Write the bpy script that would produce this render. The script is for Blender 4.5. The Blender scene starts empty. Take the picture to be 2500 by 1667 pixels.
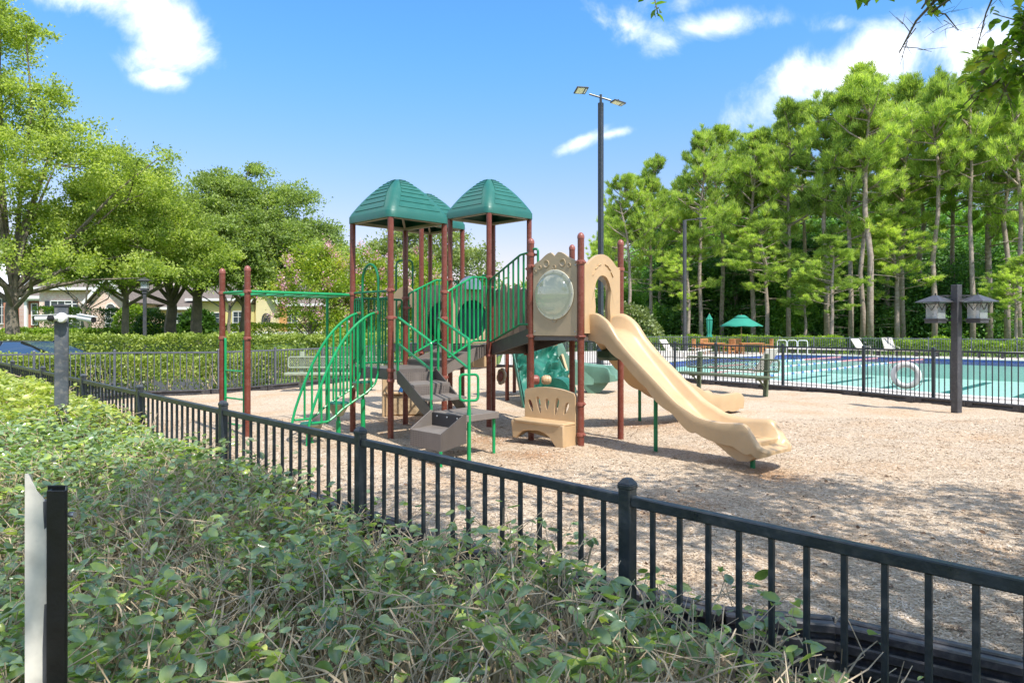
import bpy, math, random
import numpy as np
from math import sin, cos, pi, radians, sqrt, atan2, tan
from mathutils import Vector, Matrix
from mathutils.geometry import tessellate_polygon

SC = bpy.context.scene
COL = SC.collection
# ------------------------------------------------------------------ camera
cd = bpy.data.cameras.new('camera'); cam = bpy.data.objects.new('camera', cd); COL.objects.link(cam)
cam.location = (0, 0, 1.65); cam.rotation_euler = (pi/2, 0, 0)
cd.sensor_width = 36; cd.lens = 24.8; cd.shift_y = -0.0134; cd.clip_end = 1500; cd.clip_start = .05
SC.camera = cam
# ------------------------------------------------------------------ sky
SUN_DIR = Vector((.60, -.80, 1.48)).normalized()      # towards the sun
EL = math.asin(SUN_DIR.z); AZ = atan2(SUN_DIR.x, SUN_DIR.y)
w = bpy.data.worlds.new('World'); SC.world = w; w.use_nodes = True
nt = w.node_tree; nt.nodes.clear()
def N(t, **k):
    n = nt.nodes.new(t)
    for a, b in k.items(): setattr(n, a, b)
    return n
def L(a, b): nt.links.new(a, b)
def MATH(op, a, b=None, c=None, clamp=False):
    n = N('ShaderNodeMath', operation=op); n.use_clamp = clamp
    for i, x in enumerate((a, b, c)):
        if x is None: continue
        if isinstance(x, (int, float)): n.inputs[i].default_value = x
        else: L(x, n.inputs[i])
    return n.outputs[0]
sky = N('ShaderNodeTexSky', sky_type='NISHITA'); sky.sun_disc = False
sky.sun_elevation = EL; sky.sun_rotation = AZ; sky.altitude = 0; sky.air_density = 1.15; sky.dust_density = .25; sky.ozone_density = 2.2
hs = N('ShaderNodeHueSaturation'); hs.inputs['Saturation'].default_value = 1.16; hs.inputs['Value'].default_value = 1.0
L(sky.outputs[0], hs.inputs['Color'])
hs.inputs['Saturation'].default_value = 1.0
tc = N('ShaderNodeTexCoord'); sp = N('ShaderNodeSeparateXYZ'); L(tc.outputs['Generated'], sp.inputs[0])
zr = N('ShaderNodeMapRange', interpolation_type='SMOOTHSTEP'); L(sp.outputs[2], zr.inputs[0]); zr.inputs[1].default_value = .02; zr.inputs[2].default_value = .42
tint = N('ShaderNodeMix', data_type='RGBA'); L(zr.outputs[0], tint.inputs['Factor']); tint.inputs['A'].default_value = (.71, .515, .56, 1); tint.inputs['B'].default_value = (.415, .755, .99, 1)
tm = N('ShaderNodeMix', data_type='RGBA', blend_type='MULTIPLY'); tm.inputs['Factor'].default_value = 1; L(hs.outputs[0], tm.inputs['A']); L(tint.outputs['Result'], tm.inputs['B'])
ay = MATH('MAXIMUM', MATH('ABSOLUTE', sp.outputs[1]), .05)
U = MATH('DIVIDE', sp.outputs[0], ay); V = MATH('DIVIDE', sp.outputs[2], ay)
cmb = N('ShaderNodeCombineXYZ'); L(U, cmb.inputs[0]); L(V, cmb.inputs[1])
def cloud(u0, v0, a, b, ang=0, h=1):
    du = MATH('SUBTRACT', U, u0); dv = MATH('SUBTRACT', V, v0)
    c, s = cos(ang), sin(ang)
    p = MATH('DIVIDE', MATH('ADD', MATH('MULTIPLY', du, c), MATH('MULTIPLY', dv, s)), a)
    q = MATH('DIVIDE', MATH('SUBTRACT', MATH('MULTIPLY', dv, c), MATH('MULTIPLY', du, s)), b)
    r = MATH('SQRT', MATH('ADD', MATH('MULTIPLY', p, p), MATH('MULTIPLY', q, q)))
    return MATH('MULTIPLY', MATH('SUBTRACT', 1.0, r), h)
CL = [(-.505, .44, .11, .062, -.75, 1.05), (-.59, .475, .11, .04, -.2, .8), (-.53, .385, .035, .025, 0, .5), (-.495, .352, .05, .016, -.1, .5),
      (.285, .428, .10, .030, .10, .95), (.225, .405, .05, .03, 0, .8), (.17, .425, .08, .022, -.35, .4), (.24, .46, .06, .03, 0, .35),
      (.50, .37, .16, .062, .35, 1.1), (.65, .405, .12, .052, .05, 1.2), (.69, .38, .15, .06, -.1, 1.1), (.40, .345, .12, .045, .5, .7), (.46, .427, .035, .018, 0, .4),
      (.095, .262, .050, .013, .45, .8), (.14, .275, .04, .007, .2, .45)]
m = None
for c in CL:
    k = cloud(*c); m = k if m is None else MATH('MAXIMUM', m, k)
nz = N('ShaderNodeTexNoise'); nz.inputs['Scale'].default_value = 9; nz.inputs['Detail'].default_value = 9; nz.inputs['Roughness'].default_value = .62; nz.inputs['Distortion'].default_value = .35
L(cmb.outputs[0], nz.inputs['Vector'])
nn = MATH('MULTIPLY', MATH('SUBTRACT', nz.outputs[0], .5), 2.3)
cm = MATH('MULTIPLY', MATH('ADD', m, nn), 1.5)
mr = N('ShaderNodeMapRange', interpolation_type='SMOOTHSTEP'); L(cm, mr.inputs[0]); mr.inputs[1].default_value = -.1; mr.inputs[2].default_value = 1.7
gate = N('ShaderNodeMapRange', interpolation_type='SMOOTHSTEP'); L(m, gate.inputs[0]); gate.inputs[1].default_value = -.35; gate.inputs[2].default_value = .15
cov = MATH('MULTIPLY', MATH('MULTIPLY', mr.outputs[0], gate.outputs[0]), .97)
# added cloud deck, kept out of the frame, to lift and neutralise ambient light
pz = MATH('MAXIMUM', sp.outputs[2], .12); cb = N('ShaderNodeCombineXYZ'); L(MATH('DIVIDE', sp.outputs[0], pz), cb.inputs[0]); L(MATH('DIVIDE', sp.outputs[1], pz), cb.inputs[1])
n2 = N('ShaderNodeTexNoise'); n2.inputs['Scale'].default_value = 1.1; n2.inputs['Detail'].default_value = 8; n2.inputs['Roughness'].default_value = .55; L(cb.outputs[0], n2.inputs['Vector'])
r2 = N('ShaderNodeMapRange', interpolation_type='SMOOTHSTEP'); L(n2.outputs[0], r2.inputs[0]); r2.inputs[1].default_value = .47; r2.inputs[2].default_value = .60
def SM(x, a, b):
    q = N('ShaderNodeMapRange', interpolation_type='SMOOTHSTEP'); L(x, q.inputs[0]); q.inputs[1].default_value = a; q.inputs[2].default_value = b; return q.outputs[0]
fade = MATH('MAXIMUM', MATH('MAXIMUM', SM(V, .50, .66), SM(MATH('ABSOLUTE', U), .78, 1.0)), SM(MATH('MULTIPLY', sp.outputs[1], -1), -.02, .06))
cov = MATH('MAXIMUM', cov, MATH('MULTIPLY', MATH('MULTIPLY', r2.outputs[0], fade), .92))
mix = N('ShaderNodeMix', data_type='RGBA'); L(cov, mix.inputs['Factor']); L(tm.outputs['Result'], mix.inputs['A']); mix.inputs['B'].default_value = (7.2, 7.15, 7.15, 1)
bg = N('ShaderNodeBackground'); bg.inputs['Strength'].default_value = .15; L(mix.outputs['Result'], bg.inputs['Color'])
wo = N('ShaderNodeOutputWorld'); L(bg.outputs[0], wo.inputs[0])
sl = bpy.data.lights.new('sun', 'SUN'); sl.energy = 3.7; sl.angle = radians(.53); sl.color = (1, .955, .88)
so = bpy.data.objects.new('sun', sl); COL.objects.link(so); so.rotation_euler = SUN_DIR.to_track_quat('Z', 'Y').to_euler(); so.location = (20, -20, 40)
vs = SC.view_settings; vs.view_transform = 'Standard'; vs.look = 'None'; vs.gamma = 1; vs.exposure = .83; vs.use_curve_mapping = False
SC.cycles.max_bounces = 8; SC.cycles.transparent_max_bounces = 16; SC.cycles.diffuse_bounces = 3; SC.cycles.glossy_bounces = 3
SC.cycles.use_denoising = True; SC.cycles.caustics_reflective = False; SC.cycles.caustics_refractive = False

# ------------------------------------------------------------------ materials
def mat(name, col, rough=.6, var=.0, vscale=6, bump=0, bscale=40, metal=0, spec=.5, coat=0, col2=None, trans=None, detail=5, dots=None, dust=0):
    m = bpy.data.materials.new(name); m.use_nodes = True
    t = m.node_tree; b = t.nodes['Principled BSDF']
    b.inputs['Base Color'].default_value = (*col, 1); b.inputs['Roughness'].default_value = rough
    b.inputs['Metallic'].default_value = metal; b.inputs['Specular IOR Level'].default_value = spec; b.inputs['Coat Weight'].default_value = coat
    g = t.nodes.new('ShaderNodeTexCoord')
    last = None
    if var or col2:
        n = t.nodes.new('ShaderNodeTexNoise'); n.inputs['Scale'].default_value = vscale; n.inputs['Detail'].default_value = detail; n.inputs['Roughness'].default_value = .65
        t.links.new(g.outputs['Object'], n.inputs['Vector'])
        r = t.nodes.new('ShaderNodeValToRGB'); t.links.new(n.outputs[0], r.inputs[0])
        c2 = col2 or tuple(c*(1-var) for c in col); c1 = col if col2 else tuple(min(1, c*(1+var)) for c in col)
        r.color_ramp.elements[0].position = .33; r.color_ramp.elements[1].position = .67
        r.color_ramp.elements[0].color = (*c2, 1); r.color_ramp.elements[1].color = (*c1, 1)
        last = r.outputs[0]
        rr = t.nodes.new('ShaderNodeMapRange'); t.links.new(n.outputs[0], rr.inputs[0]); rr.inputs[1].default_value = .3; rr.inputs[2].default_value = .7
        rr.inputs[3].default_value = max(.05, rough-.12); rr.inputs[4].default_value = min(1, rough+.12); t.links.new(rr.outputs[0], b.inputs['Roughness'])
    if dust:
        geo = t.nodes.new('ShaderNodeNewGeometry'); s = t.nodes.new('ShaderNodeSeparateXYZ'); t.links.new(geo.outputs['Normal'], s.inputs[0])
        n2 = t.nodes.new('ShaderNodeTexNoise'); n2.inputs['Scale'].default_value = 22; n2.inputs['Detail'].default_value = 6; t.links.new(g.outputs['Object'], n2.inputs['Vector'])
        mp = t.nodes.new('ShaderNodeMapRange'); t.links.new(n2.outputs[0], mp.inputs[0]); mp.inputs[1].default_value = .5; mp.inputs[2].default_value = .72; mp.inputs[4].default_value = dust
        mx = t.nodes.new('ShaderNodeMix'); mx.data_type = 'RGBA'; t.links.new(mp.outputs[0], mx.inputs['Factor'])
        if last: t.links.new(last, mx.inputs['A'])
        else: mx.inputs['A'].default_value = (*col, 1)
        mx.inputs['B'].default_value = (.32, .29, .24, 1); last = mx.outputs['Result']
    if dots:      # punched holes of a perforated sheet
        v = t.nodes.new('ShaderNodeTexVoronoi'); v.inputs['Scale'].default_value = dots; v.inputs['Randomness'].default_value = 0; t.links.new(g.outputs['Object'], v.inputs['Vector'])
        mp = t.nodes.new('ShaderNodeMath'); mp.operation = 'LESS_THAN'; mp.inputs[1].default_value = .27; t.links.new(v.outputs['Distance'], mp.inputs[0])
        mx = t.nodes.new('ShaderNodeMix'); mx.data_type = 'RGBA'; t.links.new(mp.outputs[0], mx.inputs['Factor'])
        if last: t.links.new(last, mx.inputs['A'])
        else: mx.inputs['A'].default_value = (*col, 1)
        mx.inputs['B'].default_value = (.02, .018, .016, 1); last = mx.outputs['Result']
    if last: t.links.new(last, b.inputs['Base Color'])
    if bump:
        n = t.nodes.new('ShaderNodeTexNoise'); n.inputs['Scale'].default_value = bscale; n.inputs['Detail'].default_value = 8; t.links.new(g.outputs['Object'], n.inputs['Vector'])
        bp = t.nodes.new('ShaderNodeBump'); bp.inputs['Strength'].default_value = bump; bp.inputs['Distance'].default_value = .02
        t.links.new(n.outputs[0], bp.inputs['Height']); t.links.new(bp.outputs[0], b.inputs['Normal'])
    return m

def leafmat(name, cols, rough=.45, trans=.35, vscale=.5, spec=.4):
    """cols: 4 colours picked per leaf, modulated in big clumps"""
    m = bpy.data.materials.new(name); m.use_nodes = True; t = m.node_tree; t.nodes.clear()
    g = t.nodes.new('ShaderNodeNewGeometry'); r = t.nodes.new('ShaderNodeValToRGB')
    n = t.nodes.new('ShaderNodeTexNoise'); n.inputs['Scale'].default_value = vscale; n.inputs['Detail'].default_value = 4
    tc = t.nodes.new('ShaderNodeTexCoord'); t.links.new(tc.outputs['Object'], n.inputs['Vector'])
    oi = t.nodes.new('ShaderNodeObjectInfo')
    a = t.nodes.new('ShaderNodeMath'); a.operation = 'MULTIPLY_ADD'; a.inputs[1].default_value = .5; t.links.new(g.outputs['Random Per Island'], a.inputs[0])
    s = t.nodes.new('ShaderNodeMath'); s.operation = 'MULTIPLY_ADD'; s.inputs[1].default_value = 1.5; s.inputs[2].default_value = -.55; t.links.new(n.outputs[0], s.inputs[0])
    t.links.new(s.outputs[0], a.inputs[2])
    o = t.nodes.new('ShaderNodeMath'); o.operation = 'MULTIPLY_ADD'; o.inputs[1].default_value = .14; t.links.new(oi.outputs['Random'], o.inputs[0]); t.links.new(a.outputs[0], o.inputs[2])
    t.links.new(o.outputs[0], r.inputs[0])
    e = r.color_ramp.elements
    e[0].position = .05; e[0].color = (*cols[0], 1); e[1].position = .95; e[1].color = (*cols[-1], 1)
    for i, c in enumerate(cols[1:-1]):
        k = e.new(.05+.9*(i+1)/(len(cols)-1)); k.color = (*c, 1)
    b = t.nodes.new('ShaderNodeBsdfPrincipled'); b.inputs['Roughness'].default_value = rough; b.inputs['Specular IOR Level'].default_value = spec
    t.links.new(r.outputs[0], b.inputs['Base Color'])
    tr = t.nodes.new('ShaderNodeBsdfTranslucent')
    hv = t.nodes.new('ShaderNodeMix'); hv.data_type = 'RGBA'; hv.blend_type = 'MULTIPLY'; hv.inputs['Factor'].default_value = 1
    t.links.new(r.outputs[0], hv.inputs['A']); hv.inputs['B'].default_value = (1.5, 1.6, .6, 1); t.links.new(hv.outputs['Result'], tr.inputs['Color'])
    mx = t.nodes.new('ShaderNodeMixShader'); mx.inputs[0].default_value = trans; t.links.new(b.outputs[0], mx.inputs[1]); t.links.new(tr.outputs[0], mx.inputs[2])
    out = t.nodes.new('ShaderNodeOutputMaterial'); t.links.new(mx.outputs[0], out.inputs[0])
    return m

# ------------------------------------------------------------------ mesh helpers
def tag(o, label=None, cat=None, group=None, kind=None):
    if label: o['label'] = label
    if cat: o['category'] = cat
    if group: o['group'] = group
    if kind: o['kind'] = kind
    return o
def worldloc(o):
    v = Vector((0, 0, 0))
    while o is not None: v += o.location; o = o.parent
    return v
def link(name, me, m, parent=None, loc=None):
    o = bpy.data.objects.new(name, me); COL.objects.link(o)
    if m is not None and not me.materials: me.materials.append(m)
    if parent is not None: o.parent = parent
    if loc is not None: o.location = loc
    return o
def empty(name, loc, label=None, cat=None, group=None, rz=0):
    o = bpy.data.objects.new(name, None); COL.objects.link(o); o.location = loc; o.rotation_euler = (0, 0, rz); o.empty_display_size = .2
    return tag(o, label, cat, group)
class MB:
    def __init__(s): s.v = []; s.f = []
    def add(s, v, f):
        k = len(s.v); s.v += [tuple(p) for p in v]; s.f += [tuple(i+k for i in q) for q in f]; return s
    def box(s, c, d, rz=0, M=None):
        hx, hy, hz = d[0]/2, d[1]/2, d[2]/2; R = M or Matrix.Rotation(rz, 3, 'Z'); c = Vector(c)
        vs = [c+R@Vector((x*hx, y*hy, z*hz)) for z in (-1, 1) for x, y in ((-1, -1), (1, -1), (1, 1), (-1, 1))]
        return s.add(vs, [(3, 2, 1, 0), (4, 5, 6, 7), (0, 1, 5, 4), (1, 2, 6, 5), (2, 3, 7, 6), (3, 0, 4, 7)])
    def cbox(s, c, d, rz=0, ch=.004, M=None):          # chamfered on all edges
        hx, hy, hz = d[0]/2, d[1]/2, d[2]/2; R = M or Matrix.Rotation(rz, 3, 'Z'); c = Vector(c)
        rings = []
        for z, i in ((-hz, ch), (-hz+ch, 0), (hz-ch, 0), (hz, ch)):
            X, Y = hx-i, hy-i; q = ch if i == 0 else ch*.4
            rings.append([(-X+q, -Y, z), (X-q, -Y, z), (X, -Y+q, z), (X, Y-q, z), (X-q, Y, z), (-X+q, Y, z), (-X, Y-q, z), (-X, -Y+q, z)])
        vs = [c+R@Vector(p) for r in rings for p in r]; f = [tuple(range(7, -1, -1)), tuple(range(24, 32))]
        for a in range(3):
            for b in range(8): f.append((a*8+b, a*8+(b+1) % 8, a*8+8+(b+1) % 8, a*8+8+b))
        return s.add(vs, f)
    def bar(s, a, b, w, h, up=(0, 0, 1), ch=0):
        a = Vector(a); b = Vector(b); x = (b-a); l = x.length; x.normalize(); y = Vector(up).cross(x).normalized(); z = x.cross(y)
        M = Matrix((x, y, z)).transposed()
        return s.cbox((a+b)/2, (l, w, h), M=M, ch=ch) if ch else s.box((a+b)/2, (l, w, h), M=M)
    def tube(s, pts, r, n=8, cap=True):
        pts = [Vector(p) for p in pts]; m_ = len(pts)
        rs = r if isinstance(r, (list, tuple)) else [r]*m_
        vs = []; t0 = (pts[1]-pts[0]).normalized(); nrm = t0.orthogonal().normalized()
        for i, p in enumerate(pts):
            t = (pts[min(i+1, m_-1)]-pts[max(i-1, 0)]).normalized()
            nrm = (nrm-t*nrm.dot(t)).normalized(); b = t.cross(nrm)
            vs += [p+(nrm*cos(2*pi*k/n)+b*sin(2*pi*k/n))*rs[i] for k in range(n)]
        f = [(i*n+k, i*n+(k+1) % n, (i+1)*n+(k+1) % n, (i+1)*n+k) for i in range(m_-1) for k in range(n)]
        if cap: f += [tuple(range(n-1, -1, -1)), tuple(range((m_-1)*n, m_*n))]
        return s.add(vs, f)
    def lathe(s, prof, o, n=16, ax=(0, 0, 1), a0=0, a1=2*pi):
        z = Vector(ax).normalized(); x = z.orthogonal().normalized() if abs(z.z) < .99 else Vector((1, 0, 0)); y = z.cross(x); o = Vector(o)
        full = abs(a1-a0-2*pi) < 1e-6; c = n if full else n+1
        vs = [o+z*h+(x*cos(a0+(a1-a0)*k/n)+y*sin(a0+(a1-a0)*k/n))*r for r, h in prof for k in range(c)]
        f = [(i*c+k, i*c+(k+1) % c, (i+1)*c+(k+1) % c, (i+1)*c+k) for i in range(len(prof)-1) for k in range(n)]
        if full: f += [tuple(range(c-1, -1, -1)), tuple(range((len(prof)-1)*c, len(prof)*c))]
        return s.add(vs, f)
    def plate(s, loops, o, u, v, th, n=None):        # extruded outline with holes; loops[0] is the outline
        o = Vector(o); u = Vector(u); v = Vector(v); n = Vector(n).normalized() if n else u.cross(v).normalized()
        P = [[Vector((a, b, 0)) for a, b in l] for l in loops]; tri = tessellate_polygon(P); flat = [p for l in P for p in l]; k = len(flat)
        vs = [o+u*p.x+v*p.y+n*(th/2) for p in flat]+[o+u*p.x+v*p.y-n*(th/2) for p in flat]
        f = []
        for t in tri:
            a, b, c = (flat[i] for i in t); ccw = (b-a).cross(c-a).z > 0; q = t if ccw else t[::-1]
            f += [tuple(q), tuple(i+k for i in q[::-1])]
        b0 = 0
        for l in P:
            m_ = len(l); area = sum(l[i].x*l[(i+1) % m_].y-l[(i+1) % m_].x*l[i].y for i in range(m_))
            out = (l is P[0]) == (area > 0)
            for i in range(m_):
                a, b = b0+i, b0+(i+1) % m_; f.append((b, a, a+k, b+k) if out else (a, b, b+k, a+k))
            b0 += m_
        return s.add(vs, f)
    def loft(s, rows, closed=False, caps=False):
        n = len(rows[0]); vs = [p for r in rows for p in r]; c = n if closed else n-1
        f = [(i*n+k, i*n+(k+1) % n, (i+1)*n+(k+1) % n, (i+1)*n+k) for i in range(len(rows)-1) for k in range(c)]
        if caps: f += [tuple(range(n-1, -1, -1)), tuple(range((len(rows)-1)*n, len(rows)*n))]
        return s.add(vs, f)
    def build(s, name, m, parent=None, kind=None, smooth=True, ang=35, local=False, label=None, bevel=0, solid=0):
        me = bpy.data.meshes.new(name)
        off = Vector((0, 0, 0)) if (parent is None or local) else worldloc(parent)
        vs = s.v if off.length == 0 else [(a-off.x, b-off.y, c-off.z) for a, b, c in s.v]
        me.from_pydata(vs, [], s.f); me.validate()
        if smooth:
            me.polygons.foreach_set('use_smooth', [True]*len(me.polygons)); me.set_sharp_from_angle(angle=radians(ang))
        me.update(); o = link(name, me, m, parent)
        if kind: o['kind'] = kind
        if label: o['label'] = label
        if solid:
            q = o.modifiers.new('solid', 'SOLIDIFY'); q.thickness = solid; q.offset = 0
        if bevel:
            q = o.modifiers.new('bevel', 'BEVEL'); q.width = bevel; q.segments = 2; q.limit_method = 'ANGLE'; q.angle_limit = radians(40)
        return o
def npmesh(name, V, F, m, smooth=False):
    me = bpy.data.meshes.new(name); k = F.shape[1]
    me.vertices.add(len(V)); me.vertices.foreach_set('co', V.astype(np.float32).ravel())
    me.loops.add(F.size); me.loops.foreach_set('vertex_index', F.astype(np.int32).ravel())
    me.polygons.add(len(F)); me.polygons.foreach_set('loop_start', np.arange(0, F.size, k, dtype=np.int32)); me.polygons.foreach_set('loop_total', np.full(len(F), k, dtype=np.int32))
    if smooth: me.polygons.foreach_set('use_smooth', np.ones(len(F), bool))
    me.update(calc_edges=True); me.materials.append(m); return me
def unit(a): return a/np.maximum(np.linalg.norm(a, axis=-1, keepdims=True), 1e-9)
def leaves(rng, C, size, aspect=.5, up=.5, out=None, fold=.15, jitter=.3, cut=None):
    """one diamond leaf per centre; returns V,F"""
    n = len(C); d = rng.normal(size=(n, 3))
    if out is not None: d = d*.8+out
    d = unit(d); nr = rng.normal(size=(n, 3)); nr[:, 2] = np.abs(nr[:, 2])+up; b = unit(np.cross(nr, d)); nn_ = np.cross(d, b)
    s = size*(1+jitter*rng.normal(size=(n, 1))).clip(.4, 2)
    V = np.stack([C, C+d*s*.5+b*s*aspect*.5+nn_*s*fold, C+d*s, C+d*s*.5-b*s*aspect*.5+nn_*s*fold], 1).reshape(-1, 3)
    F = np.arange(4*n).reshape(n, 4); return V, F
def copytree(o, parent=None):
    c = o.copy(); COL.objects.link(c); c.parent = parent
    for ch in list(o.children): copytree(ch, c)
    return c
# ------------------------------------------------------------------ palette
M_fence = mat('fence black paint', (.020, .028, .036), .38, .25, 9, .12, 60, spec=.6, dust=.10)
M_fencelit = mat('black fence sunlit tone', (.10, .105, .13), .45, .2, 9, spec=.6)  # same black paint, with its sunlit grey put into the base colour
M_border = mat('border black plastic', (.045, .042, .046), .42, .35, 3, .25, 30, dust=.2)
M_brown = mat('brown powder coat', (.165, .042, .027), .30, .14, 4, spec=.5, dust=.12)
M_clamp = mat('brown clamp casting', (.27, .085, .062), .4)
M_green = mat('bright green powder coat', (.005, .275, .085), .34, .15, 4, spec=.5)
M_dgreen = mat('dark green powder coat', (.005, .17, .062), .36, .15, 4, spec=.5)
M_roof = mat('green rotomoulded roof plastic', (.016, .120, .092), .40, .12, 2.2, .05, 90)
M_gplas = mat('green rotomoulded plastic', (.012, .125, .085), .42, .3, 5, .06, 60)
M_sage = mat('sage green plastic', (.11, .22, .16), .4, .15, 3, .04, 60)
M_tan = mat('tan rotomoulded plastic', (.56, .385, .215), .40, .07, 2.5, .05, 70, col2=(.48, .33, .18), dust=.16)
M_tand = mat('tan panel plastic', (.43, .33, .21), .42, .08, 3, .05, 70)
M_deck = mat('brown vinyl coated steel', (.135, .115, .105), .5, .12, 8, .1, 120)
M_perf = mat('brown perforated steel', (.16, .135, .12), .5, .1, 8, dots=42)
M_pod = mat('tan pod cup', (.26, .24, .16), .45, .12, 5)
M_bench = mat('sage bench coating', (.10, .125, .07), .5, .2, 9, .1, 80)
M_benchl = mat('pale sage bench coating', (.27, .31, .22), .5, .15, 9)
M_steel = mat('galvanised steel', (.45, .45, .44), .35, .1, 8, metal=.7)
M_white = mat('white paint', (.72, .72, .70), .4, .06, 5)
M_black = mat('black plastic', (.012, .012, .013), .45)
M_lampg = mat('dark grey lamp paint', (.050, .050, .057), .42, .25, 6, .1, 40, dust=.12)
M_bark = mat('grey oak bark', (.25, .21, .165), .9, 0, 3, .9, 18, col2=(.12, .10, .08))
M_pbark = mat('pine bark', (.42, .34, .28), .9, 0, 5, .9, 14, col2=(.22, .165, .13))
M_grass = mat('lawn', (.12, .19, .03), .9, 0, 9, .6, 60, col2=(.055, .12, .018))
M_conc = mat('pool deck concrete', (.56, .51, .45), .8, .1, 2.5, .15, 50)
M_cop = mat('pool coping', (.74, .68, .62), .7, .06, 8)
M_tile = mat('blue tile band', (.06, .09, .36), .3, .3, 12)
M_plas = mat('pool plaster', (.50, .70, .64), .7, .05, 2)
M_lane = mat('dark lane tile', (.02, .16, .17), .5)
M_asph = mat('asphalt', (.05, .05, .052), .9, .2, 10, .4, 80)
M_dirt = mat('leaf litter soil', (.11, .08, .05), .95, 0, 14, .8, 60, col2=(.045, .032, .022))
M_glass = bpy.data.materials.new('clear lamp glass'); M_glass.use_nodes = True
b_ = M_glass.node_tree.nodes['Principled BSDF']; b_.inputs['Base Color'].default_value = (.6, .64, .66, 1); b_.inputs['Roughness'].default_value = .2; b_.inputs['Alpha'].default_value = .38
M_wglass = mat('window glass', (.05, .065, .08), .06, spec=.9)

# mulch
M_mulch = bpy.data.materials.new('engineered wood mulch'); M_mulch.use_nodes = True
t_ = M_mulch.node_tree; b_ = t_.nodes['Principled BSDF']; b_.inputs['Roughness'].default_value = .9; b_.inputs['Specular IOR Level'].default_value = .2
g_ = t_.nodes.new('ShaderNodeTexCoord')
def tn(ty, **k):
    n = t_.nodes.new(ty)
    for a, b in k.items():
        if a in n.inputs: n.inputs[a].default_value = b
        else: setattr(n, a, b)
    return n
mpg = tn('ShaderNodeMapping'); mpg.inputs['Scale'].default_value = (1, 1, 1)
wn = tn('ShaderNodeTexNoise', Scale=14.0, Detail=2.0); t_.links.new(g_.outputs['Object'], wn.inputs['Vector'])
wa = t_.nodes.new('ShaderNodeVectorMath'); wa.operation = 'MULTIPLY_ADD'; wa.inputs[1].default_value = (.12, .12, .0); t_.links.new(wn.outputs['Color'], wa.inputs[0]); t_.links.new(g_.outputs['Object'], wa.inputs[2])
hts = []
cols = []
for sc, an in ((62, .5), (62, 2.0), (110, 1.2)):
    mp_ = tn('ShaderNodeMapping'); mp_.inputs['Rotation'].default_value = (0, 0, an); mp_.inputs['Scale'].default_value = (1, 2.6, 1); t_.links.new(wa.outputs[0], mp_.inputs[0])
    vo = tn('ShaderNodeTexVoronoi', Scale=float(sc)); t_.links.new(mp_.outputs[0], vo.inputs['Vector'])
    s_ = tn('ShaderNodeSeparateColor'); t_.links.new(vo.outputs['Color'], s_.inputs[0]); cols.append(s_.outputs[0]); hts.append(vo.outputs['Distance'])
mm = t_.nodes.new('ShaderNodeMath'); mm.operation = 'ADD'; t_.links.new(cols[0], mm.inputs[0]); t_.links.new(cols[1], mm.inputs[1])
m2 = t_.nodes.new('ShaderNodeMath'); m2.operation = 'ADD'; t_.links.new(mm.outputs[0], m2.inputs[0]); t_.links.new(cols[2], m2.inputs[1])
m3 = t_.nodes.new('ShaderNodeMath'); m3.operation = 'MULTIPLY'; t_.links.new(m2.outputs[0], m3.inputs[0]); m3.inputs[1].default_value = .333
cr = tn('ShaderNodeValToRGB'); t_.links.new(m3.outputs[0], cr.inputs[0]); e_ = cr.color_ramp.elements
e_[0].position = .12; e_[0].color = (.15, .10, .07, 1); e_[1].position = .88; e_[1].color = (.74, .62, .49, 1)
for p_, c_ in ((.33, (.335, .245, .165)), (.5, (.505, .395, .28)), (.68, (.61, .50, .375))):
    k_ = e_.new(p_); k_.color = (*c_, 1)
big = tn('ShaderNodeTexNoise', Scale=.9, Detail=6.0); t_.links.new(g_.outputs['Object'], big.inputs['Vector'])
br = tn('ShaderNodeMapRange'); t_.links.new(big.outputs[0], br.inputs[0]); br.inputs[1].default_value = .46; br.inputs[2].default_value = .68; br.inputs[4].default_value = .55
mxr = t_.nodes.new('ShaderNodeMix'); mxr.data_type = 'RGBA'; mxr.blend_type = 'MULTIPLY'; t_.links.new(br.outputs[0], mxr.inputs['Factor']); t_.links.new(cr.outputs[0], mxr.inputs['A']); mxr.inputs['B'].default_value = (.95, .76, .58, 1)
lastc = mxr.outputs['Result']
for px_, py_, pr_ in ((2.95, 7.95, .55), (.30, 9.1, .55), (-.9, 8.7, .35), (2.2, 12.2, .9), (-.3, 10.6, .8), (-1.6, 12.6, 1.1), (5.2, 6.6, .5), (1.4, 6.4, .6)):   # darker, redder patches about these points, edges broken by noise
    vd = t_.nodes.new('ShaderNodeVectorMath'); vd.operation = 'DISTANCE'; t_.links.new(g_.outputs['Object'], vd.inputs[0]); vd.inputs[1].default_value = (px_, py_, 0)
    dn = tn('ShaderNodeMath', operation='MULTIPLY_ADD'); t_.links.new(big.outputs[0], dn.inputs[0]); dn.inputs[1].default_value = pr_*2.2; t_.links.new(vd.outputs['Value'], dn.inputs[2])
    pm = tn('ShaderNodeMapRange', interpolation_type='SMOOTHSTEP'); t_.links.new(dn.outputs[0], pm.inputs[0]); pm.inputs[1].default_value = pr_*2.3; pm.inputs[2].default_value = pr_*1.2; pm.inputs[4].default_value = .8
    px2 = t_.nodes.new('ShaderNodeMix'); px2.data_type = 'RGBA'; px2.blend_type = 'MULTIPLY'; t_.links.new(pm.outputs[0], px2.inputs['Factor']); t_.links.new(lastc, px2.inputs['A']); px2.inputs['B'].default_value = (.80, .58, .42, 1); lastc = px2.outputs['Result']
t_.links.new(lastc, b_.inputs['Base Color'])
bp_ = tn('ShaderNodeBump'); bp_.inputs['Strength'].default_value = .55; bp_.inputs['Distance'].default_value = .012; t_.links.new(m3.outputs[0], bp_.inputs['Height']); t_.links.new(bp_.outputs[0], b_.inputs['Normal'])

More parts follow.
